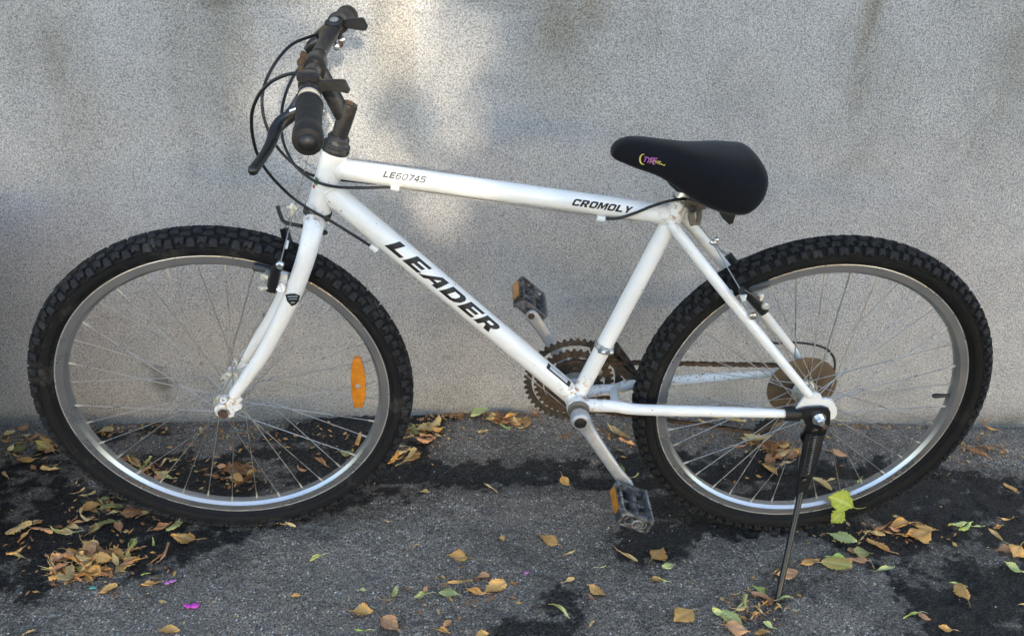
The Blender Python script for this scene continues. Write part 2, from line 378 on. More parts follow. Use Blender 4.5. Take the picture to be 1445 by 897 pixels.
def gh(x, y):      # gentle unevenness; the asphalt rides up a little against the middle of the wall, and dips where the drain channel runs
    base = np.exp(y/.13)*(.020*np.cos(np.clip((x-.60)/1.25, -1, 1)*math.pi)-.002)
    dip = -.010*np.exp(-((y+.20+.03*np.sin(x*3.1))/.035)**2)
    base = base + np.exp(y/.045)*.016*(fbm(x*7, x*0+.3, 15, 4)-.45)
    return base + dip*sstep(-.3, .3, x) + .006*(fbm(x*2.2, y*2.2, 3, 3)-.5)
def grid_mesh(name, xs, ys, zf):
    X, Y = np.meshgrid(xs, ys); nx, ny = len(xs), len(ys); Z = zf(X, Y)
    v = np.stack([X.ravel(), Y.ravel(), Z.ravel()], 1)
    i = np.arange(nx-1)[None, :] + nx*np.arange(ny-1)[:, None]; i = i.ravel()
    f = np.stack([i, i+1, i+1+nx, i+nx], 1)
    me = bpy.data.meshes.new(name); me.vertices.add(len(v)); me.vertices.foreach_set('co', v.ravel().astype(np.float32))
    me.loops.add(f.size); me.loops.foreach_set('vertex_index', f.ravel().astype(np.int32)); me.polygons.add(len(f))
    me.polygons.foreach_set('loop_start', np.arange(0, f.size, 4, dtype=np.int32)); me.polygons.foreach_set('loop_total', np.full(len(f), 4, np.int32))
    me.polygons.foreach_set('use_smooth', np.ones(len(f), bool)); me.update(); me.validate()
    return me, X.ravel(), Y.ravel()
def attr(me, name, vals):
    a = me.attributes.new(name, 'FLOAT', 'POINT'); a.data.foreach_set('value', np.asarray(vals, np.float32))
def seg(a, b, step): return list(np.linspace(a, b, max(2, int(round((b-a)/step))+1)))
gx = [-40, -12, -5, -2.5, -1.5] + seg(-1.0, 2.2, .0045) + [2.6, 3.5, 6, 13, 40]
gy = [-40, -15, -8, -4.5, -3, -2.2, -1.6, -1.2] + seg(-.95, .02, .0045) + [.08]
def gz(X, Y):
    peb = fbm(X*140, Y*140, 11, 2); grit = np.maximum(peb-.55, 0)*.011
    fade = sstep(-1.2, -.95, X)*sstep(2.5, 2.2, X)*sstep(-1.2, -.95, Y)
    pits = -.004*sstep(.62, .72, fbm(X*28, Y*28, 5, 3))
    return gh(X, Y) + (grit + pits + .0016*(fbm(X*60, Y*60, 9, 3)-.5))*fade
gme, GX, GY = grid_mesh('ground', gx, gy, gz)
near = (np.abs(GX-.6) < 1.9) & (GY > -1.2)
warp1 = fbm(GX*9, GY*9, 21, 5)-.5; warp2 = fbm(GX*60, GY*60, 31, 4)-.5
stain = np.zeros(GX.shape); nn = np.where(near)[0]
for poly, k, rag in STAINS:
    d = sdf(GX[nn], GY[nn], gpoly(poly)) + warp1[nn]*rag*2.4 + warp2[nn]*.07
    stain[nn] = np.maximum(stain[nn], k*(1-sstep(-.016, .022, d)))
halo = np.zeros(GX.shape)
for poly, k, rag in STAINS: halo[nn] = np.maximum(halo[nn], k*.50*(1-sstep(-.03, .15, sdf(GX[nn], GY[nn], gpoly(poly))+warp1[nn]*.12)))
stain = np.maximum(stain, halo)
blot = sstep(.56, .72, fbm(GX*7+3, GY*10, 55, 4)+warp2*.25)*.35
stain = np.maximum(stain, np.where(near, blot, .25))
stain *= 1-.55*sstep(.56, .74, fbm(GX*16, GY*30, 71, 4)+warp2*.3)           # worn, dusty gaps inside the wet marks
dust = sstep(.57, .75, fbm(GX*11, GY*16, 41, 4)+warp2*.35)*.6
for u, v, ru, rv, k in [(650,668,45,10,.8),(730,690,70,9,.9),(860,690,40,10,.8),(740,640,40,14,.6),(820,835,60,12,.7),(300,690,60,10,.5),(1000,800,40,16,.55),(620,780,70,14,.35),(300,830,90,20,.3),(1390,800,30,20,.4),(1300,700,40,10,.5)]:
    p = onground(u, v); q = onground(u+ru, v); r = onground(u, v+rv)
    e = ((GX-p[0])/(q[0]-p[0]))**2 + ((GY-p[1])/(r[1]-p[1]))**2
    dust = np.maximum(dust, k*np.exp(-e)*sstep(.38, .58, fbm(GX*30, GY*45, 61, 3)))
attr(gme, 'stain', np.clip(stain, 0, 1)); attr(gme, 'dust', np.clip(dust, 0, 1)); gme.materials.append(MAT['asphalt'])
tag(link('ground', gme), kind='structure')

# ------------------------------------------------------------------ rendered wall
wx = [-9, -5, -2.5, -1.5] + seg(-1.05, 2.35, .008) + [3, 5, 9]
wz = [-.12] + seg(-.06, 1.35, .008) + [1.7, 2.2, 2.8]
wme, WX, WZ = grid_mesh('wall', wx, wz, lambda X, Y: -.0025*(fbm(X*3, Y*3, 77, 3)-.5)*sstep(-1.5, -1.05, X))
co_ = np.stack([WX, -.002*(fbm(WX*4, WZ*4, 77, 3)-.5), WZ], 1)
wst = .42*sstep(.48, .75, fbm(WX*10, WZ*1.1, 88, 4))*sstep(.35, .95, WZ) + .22*sstep(.5, .75, fbm(WX*2.5, WZ*2.5, 90, 4))
for u, v, ru, rv, k in [(1228,30,16,75,.75),(1222,110,26,70,.45),(1235,150,70,90,.25),(790,40,42,80,.75),(830,15,38,50,.6),(800,110,60,60,.35),(1445,60,60,140,.45),(75,70,34,80,.45),(110,150,36,70,.35),(30,60,30,60,.3),(1372,200,5,30,.5),(1205,230,26,40,.3),(1050,130,80,60,.2)]:
    p = onwall(u, v); q = onwall(u+ru, v); r = onwall(u, v+rv)
    e = ((WX-p[0])/(q[0]-p[0]))**2 + ((WZ-p[2])/(r[2]-p[2]))**2
    wst = np.maximum(wst, k*np.exp(-e)*(.55+.9*fbm(WX*22, WZ*14, 92, 4)))
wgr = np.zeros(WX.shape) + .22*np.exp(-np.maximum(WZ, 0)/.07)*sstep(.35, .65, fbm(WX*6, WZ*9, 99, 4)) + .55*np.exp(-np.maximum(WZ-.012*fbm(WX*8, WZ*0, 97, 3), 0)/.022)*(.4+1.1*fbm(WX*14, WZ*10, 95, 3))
for u, v, ru, rv, k in [(228,540,16,16,.85),(222,523,12,9,.7),(236,556,10,14,.5),(205,515,7,7,.4),(631,504,8,5,.45),(612,470,5,4,.3),(640,560,30,14,.3),(180,290,8,5,.3),(590,20,12,5,.3),(543,64,3,3,.6),(300,4,26,8,.5),(390,2,60,8,.35),(700,4,50,12,.35),(1250,560,60,25,.25)]:
    p = onwall(u, v); q = onwall(u+ru, v); r = onwall(u, v+rv)
    e = ((WX-p[0])/(q[0]-p[0]))**2 + ((WZ-p[2])/(r[2]-p[2]))**2
    wgr = np.maximum(wgr, k*np.exp(-e*e)*(.4+1.0*fbm(WX*40, WZ*40, 93, 3)))
pts = [onwall(*p) for p in [(1384,596),(1396,594),(1404,598),(1420,597),(1445,596),(1500,597)]]      # hairline crack above the footing
for a, b in zip(pts[:-1], pts[1:]):
    e = b-a; t = np.clip(((WX-a[0])*e[0]+(WZ-a[2])*e[2])/(e@e), 0, 1); d = np.hypot(WX-a[0]-t*e[0], WZ-a[2]-t*e[2])
    wgr = np.maximum(wgr, 1-sstep(.001, .006, d))
attr(wme, 'stain', np.clip(wst, 0, 1)); attr(wme, 'grime', np.clip(wgr, 0, 1))
wme.vertices.foreach_set('co', co_.ravel().astype(np.float32)); wme.update(); wme.materials.append(MAT['wall_render'])
wall = tag(link('wall', wme), 'grey roughcast rendered wall with faint brown stains behind the bicycle', 'wall')
cp = mb('wall_render'); cp.box((0, .127, 1.3), 9, .125, 1.5); cp.build('wall_core', wall)
cp = mb('wall_render'); cp.box((0, .10, 2.83), 9.05, .19, .035); cp.build('coping', wall)

# ------------------------------------------------------------------ unseen bin-shaped blocker, added to darken the wall before the front wheel
bn = empty('added_shade_bin'); bn.location = (-.752, -.361, 0); bn.rotation_euler = (0, 0, math.radians(25.6)); tag(bn, 'unseen dark plastic bin added beside the front wheel to shade the wall', 'shade blocker')
m = mb('shade_bin_plastic'); m.sweep([(0, 0, .0), (0, 0, .02), (0, 0, .52), (0, 0, .54)], [.228, .234, .236, .236], [.24, .248, .252, .252], ref=(0, 1, 0), n=36, p=9); m.build('shade_bin_body', bn)
m = mb('shade_bin_plastic'); m.sweep([(0, 0, .541), (0, 0, .55), (0, 0, .575), (0, 0, .585)], [.238, .240, .235, .18], [.254, .256, .25, .20], ref=(0, 1, 0), n=36, p=9); m.build('shade_bin_lid', bn)

# ------------------------------------------------------------------ the tree across the lane whose crown shades the wall
def litmask(P):           # openings in the crown: where sunlight reaches the wall
    t = -P[:, 1]/SUN_D[1]; q = P + t[:, None]*SUN_D
    m = np.zeros(len(P))
    for u, v, ru, rv, k in LIT:
        c = onwall(u, v); a = onwall(u+ru, v); b = onwall(u, v-rv)
        e = ((q[:, 0]-c[0])/(a[0]-c[0]))**2 + ((q[:, 2]-c[2])/(b[2]-c[2]))**2
        m = np.maximum(m, k*(e < 1))
    c = onwall(530, 312); a = onwall(585, 312); b = onwall(530, 270); e = ((q[:, 0]-c[0])/(a[0]-c[0]))**2 + ((q[:, 2]-c[2])/(b[2]-c[2]))**2
    return np.where(e < 1, 0, m)
LIT = [(505, 60, 175, 130, .935), (520, -80, 190, 130, .925), (575, 170, 120, 120, .94), (640, 265, 70, 92, .94), (480, 333, 80, 16, .935), (405, 150, 70, 110, .92), (505, 120, 80, 110, .945), (560, 150, 75, 85, .955), (630, 60, 92, 110, .915)]
tree = empty('bushy_tree'); TP = np.array([1.9, -8.2, 0]); tree.location = TP
tag(tree, 'bushy tree with a low dense crown standing across from the wall', 'tree')
tm = mb('tree_bark')
def tl(p): return np.array(p)-TP
CC = np.array([.62, 0, .48]) - SUN_D*8.0
tm.sweep(smooth([TP*0+(0, 0, -.1), TP*0+(-.02, .05, .8), TP*0+(.02, .1, 1.8), TP*0+(.05, .15, 3.0)], 5), lerpl([.20,.16,.13,.06], 16), n=12)
for i, (a, r) in enumerate(((.1, 2.4), (1.1, 1.6), (2.2, 1.8), (3.1, 2.4), (4.0, 1.8), (5.2, 1.7))):
    s0 = TP+np.array([.02, .1, 1.4+.18*i]); e0 = TP+np.array([math.cos(a)*r, .3*math.sin(a*3), 3.0+math.sin(a)*1.3])
    lp = np.array(smooth([s0, s0*.5+e0*.5+np.array([0, -.2, .2]), e0], 12))
    if litmask(lp).max() > 0: continue
    tm.sweep([tl(q_) for q_ in lp], lerpl([.07, .045, .015], len(lp)), n=8)
tm.build('trunk', tree)
NL = 120000
g = rng.normal(size=(NL, 3)); g /= np.linalg.norm(g, axis=1)[:, None]; g *= rng.random((NL, 1))**.38
P = CC + np.array([0, -.3, .1]) + g*np.array([4.0, 1.7, 2.6])
keep = (rng.random(NL) > litmask(P)) & (P[:, 2] > .7); P = P[keep]; n = len(P)
A = rng.normal(size=(n, 3)); A /= np.linalg.norm(A, axis=1)[:, None]; B = np.cross(A, rng.normal(size=(n, 3))); B /= np.linalg.norm(B, axis=1)[:, None]
ln = (.052+.030*rng.random((n, 1))); P = P - TP
V = np.stack([P-A*ln, P+B*ln*.55-A*ln*.1, P+A*ln, P-B*ln*.55-A*ln*.1], 1).reshape(-1, 3)
me = bpy.data.meshes.new('crown'); me.from_pydata(V.tolist(), [], np.arange(4*n).reshape(-1, 4).tolist()); me.materials.append(MAT['tree_leaf'])
link('crown', me, tree)

# ================================================================== the bicycle
bike = empty('bicycle', None, BIKE_M)
tag(bike, 'white mountain bicycle with knobby black tyres standing on its kickstand by the wall', 'bicycle')
# ---------------------------------------------------------------- wheels
RIM_O, RIM_I = .2855, .2665
tyre_mat('front_tread_rubber', (.0140, .0140, .0146), (.080, .075, .066), .05)
tyre_mat('rear_tread_rubber', (.0135, .0130, .0125), (.055, .050, .041), .05)
def knob(m, rc, a, b, th, phi, dl, dw, h, skew=0.0, taper=.75, notch=0.0):
    # one tread block on the torus: th around the wheel, phi across the tread
    def pt(s, w, hh):
        p = phi + w/b*.95; q = th + (s+skew*w)/.327
        r = rc + (b+hh)*math.cos(p); y = (a+hh)*math.sin(p)
        return (r*math.cos(q), y, r*math.sin(q))
    base = [(-dl, -dw), (-dl*notch if notch else 0, -dw), (dl, -dw), (dl, dw*.2), (dl*.55, dw), (-dl*.55, dw), (-dl, dw*.2)]
    if notch: base = [(-dl, -dw), (-dl*.3, -dw), (0, -dw+notch), (dl*.3, -dw), (dl, -dw), (dl*.9, dw), (-dl*.9, dw)]
    n = len(base)
    vs = [pt(s, w, -.0012) for s, w in base] + [pt(s*.96, w*.96, h*.8) for s, w in base] + [pt(s*taper, w*taper, h) for s, w in base]
    fs = []
    for j in range(2):
        for k in range(n): fs.append((j*n+k, j*n+(k+1) % n, (j+1)*n+(k+1) % n, (j+1)*n+k))
    fs.append(tuple(2*n+k for k in range(n)))
    m.add(vs, fs)
TA, TB, TC = .0250, .0225, .3040
def make_wheel(name, M, front):
    w = empty(name, bike, M)
    rub = 'front_tyre_rubber' if front else 'rear_tyre_rubber'
    prof = []                                             # tyre carcass
    for k in range(-13, 14):
        ph = math.radians(k*11.4); r = TC+TB*math.cos(ph); y = TA*math.sin(ph)
        if r < .2845: continue
        f_ = min(max((r-.2845)/.0080, 0), 1)**.6; y = math.copysign(.0104+(abs(y)-.0104)*f_, y) if r < .2925 else y
        prof.append((r, y))
    prof = [(.2815, prof[0][1]*.7), (.2835, prof[0][1]*.98)] + prof + [(.2835, prof[-1][1]*.98), (.2815, prof[-1][1]*.7)]
    # thin moulded ribs on the sidewalls
    out = []
    for r, y in prof: out.append((r, y))
    tm = mb(rub); tm.lathe(out, (0, 0, 0), (0, 1, 0), 120, closed=True)
    for s in (-1, 1):
        for rr, yy in ((.2925, .0218), (.3075, .0249)):
            tm.lathe([(rr-.0009, s*(yy-.0006)), (rr, s*(yy+.0008)), (rr+.0009, s*(yy-.0006))], (0, 0, 0), (0, 1, 0), 96, closed=True)
    tm.build('tyre', w, angle=30)
    km = mb(rub.replace('tyre', 'tread')); r_ = random.Random(3 if front else 4)
    if front:
        N = 58
        for k in range(N):
            t0 = 2*math.pi*k/N; P2 = math.pi/N
            for s in (-1, 1):
                o = P2*.5*s
                knob(km, TC, TA, TB, t0+o, s*1.06, .0072, .0066, .0058, 0, .78, .0)
                knob(km, TC, TA, TB, t0+o+P2, s*.90, .0078, .0050, .0054, .25*s, .78, .003)
                knob(km, TC, TA, TB, t0+o+P2*.5, s*.46, .0090, .0042, .0042, .3*s, .82, 0)
                knob(km, TC, TA, TB, t0+o+P2*1.5, s*.20, .0070, .0045, .0042, -.2*s, .82, 0)
    else:
        N = 46
        for k in range(N):
            t0 = 2*math.pi*k/N; P2 = math.pi/N
            for s in (-1, 1):
                knob(km, TC, TA, TB, t0, s*1.05, .0082, .0058, .0064, 0, .68, .003)
                knob(km, TC, TA, TB, t0+P2, s*.98, .0058, .0056, .0062, 0, .68, .002)
                knob(km, TC, TA, TB, t0+P2*.5, s*.55, .0080, .0043, .0052, .2*s, .78, .003)
                knob(km, TC, TA, TB, t0+P2*1.5, s*.50, .0072, .0043, .0052, -.2*s, .78, .002)
            knob(km, TC, TA, TB, t0+P2*.2, .10, .0085, .0055, .0046, 0, .8, 0)
            knob(km, TC, TA, TB, t0+P2*1.2, -.10, .0085, .0055, .0046, 0, .8, 0)
    tag(km.build('tread', w, angle=25), kind='stuff')
    rm = mb('rim_metal')
    pr = [(RIM_O, -.0125), (RIM_O+.0008, -.0118), (RIM_O, -.0108), (.279, -.0100), (.277, 0), (.279, .0100), (RIM_O, .0108), (RIM_O+.0008, .0118), (RIM_O, .0125),
          (.2725, .0118), (.2715, .0105), (.2672, .0062), (RIM_I, .003), (RIM_I, -.003), (.2672, -.0062), (.2715, -.0105), (.2725, -.0118)]
    rm.lathe(pr, (0, 0, 0), (0, 1, 0), 144, closed=True); rm.build('rim', w, angle=20)
    for s_ in (-1, 1):
        rm = mb('rim_lip'); rm.lathe([(RIM_O+.0002, s_*.0122), (RIM_O+.0014, s_*.0126), (RIM_O+.0004, s_*.0134), (RIM_O-.0010, s_*.0129)], (0, 0, 0), (0, 1, 0), 144, closed=True); rm.build('rim_edge', w, angle=60)
    # hub with drilled flanges
    hm = mb('hub_alloy')
    if front: fl = (-.034, .034); fr = .0205; br = .0125
    else: fl = (-.032, .020); fr = .0235; br = .0165
    y0, y1 = fl
    hm.lathe([(.008, y0-.012), (.0105, y0-.010), (.0115, y0-.003), (fr, y0-.0022), (fr+.0012, y0), (fr, y0+.0022), (br+.002, y0+.004), (br, y0+.012), (br*1.12, 0), (br, y1-.012), (br+.002, y1-.004),
              (fr, y1-.0022), (fr+.0012, y1), (fr, y1+.0022), (.0115, y1+.003), (.0105, y1+.010), (.008, y1+.012)], (0, 0, 0), (0, 1, 0), 28)
    hm.build('hub', w, angle=30)
    ax = mb('rust'); e0, e1 = (-.066, .066) if front else (-.088, .080)
    ax.cyl((0, e0, 0), (0, e1, 0), .0047, n=12); ax.build('axle', w)
    # spokes, laced three-cross; four shapes shared by nine copies each
    shapes = {}
    for side in (0, 1):
        for lead in (-1, 1):
            sp = mb('spoke_steel'); yf = fl[side]; ha = lead*math.radians(58)
            h = np.array([(fr-.004)*math.cos(ha), yf+(.0028 if lead > 0 else -.0028)*(1 if side else -1), (fr-.004)*math.sin(ha)])
            e = np.array([RIM_I+.002, .003*(1 if side else -1), 0]); d = (e-h)/np.linalg.norm(e-h)
            sp.cyl(h, e-d*.012, .00100, n=6); sp.mat('nipple_brass'); sp.cyl(e-d*.0135, e, .00165, .0021, n=6)
            sp.mat('spoke_steel'); sp.cyl(h-np.array([0, .004, 0]), h+np.array([0, .004, 0]), .0016, n=6)
            shapes[side, lead] = sp.mesh('spoke')
    off = 3.0 if front else -3.0
    for k in range(36):
        link('spoke', shapes[k % 2, 1 if (k//2) % 2 else -1], w, Matrix.Rotation(-math.radians(k*10+off), 4, 'Y'))
    return w
FM = STEER @ Matrix.Translation(Vector(FA))
fw = make_wheel('wheel', FM, True); fw['label'] = 'front wheel with amber spoke reflector'
rw = make_wheel('wheel', Matrix.Translation((0, 0, RT)), False); rw['label'] = 'rear wheel with brown spoke guard disc'
# front axle nuts, reflector
for s in (-1, 1):
    m = mb('bright_steel' if s < 0 else 'rust'); m.lathe([(.0115, 0), (.0115, .0015)], (0, s*.0555, 0), (0, s, 0), 18); m.build('washer', fw)
    m = mb('rust'); m.lathe([(.0082, 0), (.0086, .001), (.0086, .007), (.007, .0085)], (0, s*.0570, 0), (0, s, 0), 6); m.build('axle_nut', fw, angle=20)
SINV = np.array(SM).T
def wl_front(u, v, y): return S(u, v, y)-FA
def wl_rear(u, v, y): return L(u, v, y)-np.array([0, 0, RT])
rp = [wl_front(u, v, -.020) for u, v in [(498,505),(504,503.5),(510,506),(515,525),(516.5,542),(516,560),(512,574),(500,574),(496.5,558),(495,535),(495.5,518)]]
m = mb('amber_reflector'); m.plate([(p[0], p[2]) for p in rp], -.024, -.013, .002)
ref = m.build('spoke_reflector', fw)
c = wl_front(505.5, 543, -.022); m = mb('nipple_brass'); m.lathe([(.0042, 0), (.0048, .002), (.0042, .004)], (c[0], -.0235, c[2]), (0, -1, 0), 14); m.build('reflector_screw', fw)
# rear axle nut sits outside the kickstand plate; valve and spoke guard
va = wl_rear(1336, 558, 0); ang = math.atan2(va[2], va[0]); dv = np.array([math.cos(ang), 0, math.sin(ang)])
m = mb('black_plastic'); m.sweep([dv*(RIM_I+.002), dv*.254, dv*.250, dv*.248, dv*.240, dv*.237], [.0036, .0036, .0046, .0046, .0046, .003], n=12); m.build('valve', rw)
m = mb('rusty_disc'); m.lathe([(.020, .0300), (.030, .0300), (.062, .0335), (.0655, .0345), (.0665, .0355), (.0655, .0365), (.030, .032), (.020, .032)], (0, 0, 0), (0, 1, 0), 64, closed=True)
for k in range(12):
    a = 2*math.pi*k/12; d = np.array([math.cos(a), 0, math.sin(a)]); m.sweep([d*.034+np.array([0, .0303, 0]), d*.060+np.array([0, .0331, 0])], .0008, n=5)
m.build('spoke_guard', rw, angle=25)
def gear(m, c, R, T, rin, y0, y1, th=.0042, n_sub=4):
    po = []; N = T*n_sub
    for k in range(N):
        ph = (k % n_sub)/n_sub; r = R + (th*.5 if ph in (.25, .5) else -th*.5); a = 2*math.pi*k/N
        po.append((r*math.cos(a), r*math.sin(a)))
    vs = []; fs = []
    for y in (y0, y1):
        vs += [(c[0]+x, y, c[2]+z) for x, z in po]
        vs += [(c[0]+rin*math.cos(2*math.pi*k/N), y, c[2]+rin*math.sin(2*math.pi*k/N)) for k in range(N)]
    for k in range(N):
        j = (k+1) % N
        fs += [(k, j, N+j, N+k), (2*N+k, 3*N+k, 3*N+j, 2*N+j), (k, 2*N+k, 2*N+j, j), (N+k, N+j, 3*N+j, 3*N+k)]
    m.add(vs, fs)
m = mb('rust_grease')
for k, (R, T) in enumerate(((.054, 28), (.046, 24), (.040, 20), (.034, 17), (.028, 14))):
    gear(m, (0, 0, 0), R, T, .018, .040+k*.0045, .042+k*.0045)
m.build('sprocket_cluster', rw, angle=30)

# ---------------------------------------------------------------- frame
BB = np.array([-.4352, 0, .3235]); RE = np.array([0, 0, RT])
HT, HB = L(472.5, 214, 0), L(449, 296, 0)
hd = (HT-HB)/np.linalg.norm(HT-HB)
T0, T1 = L(472, 237, 0), L(954, 304.3, 0)
D0, D1 = L(456, 262.5, 0), BB
ST1 = L(961, 284, 0); sd = (ST1-BB)/np.linalg.norm(ST1-BB)
fm = mb('white_paint')
fm.sweep([HB, HB+hd*.006, HB+hd*.0065, HT-hd*.0065, HT-hd*.006, HT], [.0205, .0205, .0192, .0192, .0205, .0205], n=28)
fm.sweep([T0, T1], .0162, n=28)
fm.sweep([D0, D1], .0190, n=32)
fm.sweep([BB, ST1-sd*.034, ST1-sd*.033, ST1], [.0148, .0148, .0162, .0162], n=28)
fm.lathe([(.0195, -.0345), (.0205, -.0335), (.0205, .0335), (.0195, .0345)], BB, (0, 1, 0), 32)
# weld beads where the tubes meet
def bead(A, d, r, H, h, R, sgn=1, w=.0019):
    e1 = np.cross(d, h); e1 /= np.linalg.norm(e1); e2 = np.cross(d, e1); pts = []
    for k in range(40):
        a = 2*math.pi*k/40; p = A+r*(e1*math.cos(a)+e2*math.sin(a))-H; pp = p-h*(p@h); dp = d-h*(d@h)
        aa = dp@dp; bb = 2*(pp@dp); cc = pp@pp-R*R; disc = max(bb*bb-4*aa*cc, 0); t = (-bb+sgn*math.sqrt(disc))/(2*aa); pts.append(H+p+d*t)
    fm.sweep(pts, w*(1+.0*r), n=8, closed=True)
td = (T1-T0)/np.linalg.norm(T1-T0); dd = (D1-D0)/np.linalg.norm(D1-D0)
bead(T0, td, .0164, HB, hd, .0194); bead(D0, dd, .0188, HB, hd, .0194, w=.0022); bead(T1, td, .0164, BB, sd, .0162, -1)
bead(D1, dd, .0188, BB, np.array([0, 1.0, 0]), .0204, -1); bead(BB, sd, .0146, BB, np.array([0, 1.0, 0]), .0204, 1)
# chain stays, seat stays, bridges
DRL = np.array([0, -.0680, RT]); DRR = np.array([0, .0680, RT])
def chainstay(s):
    if s < 0: pts = [L(u, v, y) for u, v, y in ((829,571.5,-.026),(848,572,-.034),(868,573,-.040),(895,577,-.046),(950,579,-.055),(1010,580.5,-.061),(1060,581.8,-.065),(1118,583.5,-.067))]
    else: pts = [L(u, v, y) for u, v, y in ((814,557,.012),(838,551,.026),(866,549,.034),(893,541.5,.044),(945,537,.053),(1020,531,.060),(1096,525,.067))]
    return smooth(pts, 6)
for s in (-1, 1):
    q = chainstay(s); fm.mat('white_paint' if s < 0 else 'dirty_paint'); fm.sweep(q, lerpl([.0125, .0120, .0112, .0105, .0098, .0075], len(q)), lerpl([.0115, .0100, .0090, .0092, .0095, .0075], len(q)), n=18)
fm.mat('white_paint')
SST = ST1-sd*.030
for s in (-1, 1):
    top = SST + np.array([.010, s*.0135, .000]); bot = np.array([-.022, s*.068, RT+.030])
    if s < 0: top = L(949, 319, -.0145); bot = L(1141, 556, -.068)
    else: top = L(962, 303, .0145); bot = L(1130, 507, .068)
    pts = [top, top*.7+bot*.3+np.array([0, s*.014, 0]), top*.35+bot*.65+np.array([0, s*.012, 0]), bot]
    fm.mat('white_paint'); q = smooth(pts, 7)
    fm.sweep(q, lerpl([.0088, .0092, .0086, .0075], len(q)), n=16); fm.ball(q[0], .0088); fm.ball(q[-1], .0075)
b0, b1 = L(1003, 372, -.030), None
sb = .30; mid = SST*.62+np.array([-.022, 0, RT+.03])*.38
fm.cyl(mid+np.array([0.0, -.026, 0]), mid+np.array([0.0, .026, 0]), .0075, n=14)
fm.cyl(L(868, 574, -.038), L(866, 548, .034), .0080, n=14)
frame = fm.build('frame', bike, angle=40)
# dropout plates with eyelets
def drop_poly(pp, y): return [(L(u, v, y)[0], L(u, v, y)[2]) for u, v in pp]
for s in (-1, 1):
    dp = mb('white_paint' if s < 0 else 'dirty_paint')
    poly = [(-.052, -.009), (-.040, .006), (-.028, .030), (-.014, .036), (-.004, .029), (.003, .030), (.014, .024), (.022, .012), (.024, -.002), (.016, -.014), (.002, -.016), (-.020, -.011)]
    y = -.070 if s < 0 else .066
    if s < 0: poly = [(q_[0], q_[2]-RT) for q_ in [L(u, v, -.0700) for u, v in [(1117,588),(1127,572),(1139,557),(1149,554.5),(1157,557),(1160.5,563),(1168,563),(1175,567),(1181,577),(1180,587),(1173,592),(1140,594)]]]
    if s < 0: poly = [tuple(p_[:2]) for p_ in smooth([np.array([*p_, 0]) for p_ in poly+poly[:1]], 4)[:-1]]
    dp.plate([(x, RT+z) for x, z in poly], y, y+.0055, .0010)
    for ex, ez in (((-.006, .034), (.015, .026)) if s > 0 else [(q_[0], q_[2]-RT) for q_ in (L(1154, 560.5, -.07), L(1171, 569, -.07))]):
        dp.lathe([(.0068, 0), (.0068, .006), (.0030, .006), (.0030, 0)], (ex, y-.0003, RT+ez), (0, 1, 0), 16, closed=True)
    dp.build('dropout', frame, angle=30)
# cable stops
for u, v, d in ((557.5, 264.5, td), (848, 308, td), (527.5, 350, dd)):
    p = L(u, v, -.012); m = mb('white_plastic'); m.sweep([p-d*.0065, p+d*.0065], .0042, .0042, n=10, p=4); m.build('cable_stop', frame)
# bottom bracket cup rings
m = mb('tarnished'); m.lathe([(.0190, 0), (.0200, .001), (.0200, .0045), (.0182, .006), (.0125, .0065)], BB+np.array([0, -.0345, 0]), (0, -1, 0), 30); m.build('bottom_bracket_cup', frame, angle=30)
m = mb('crank_alloy'); m.cyl(BB+np.array([0, -.040, 0]), BB+np.array([0, .05, 0]), .0085); m.build('crank_spindle', frame)

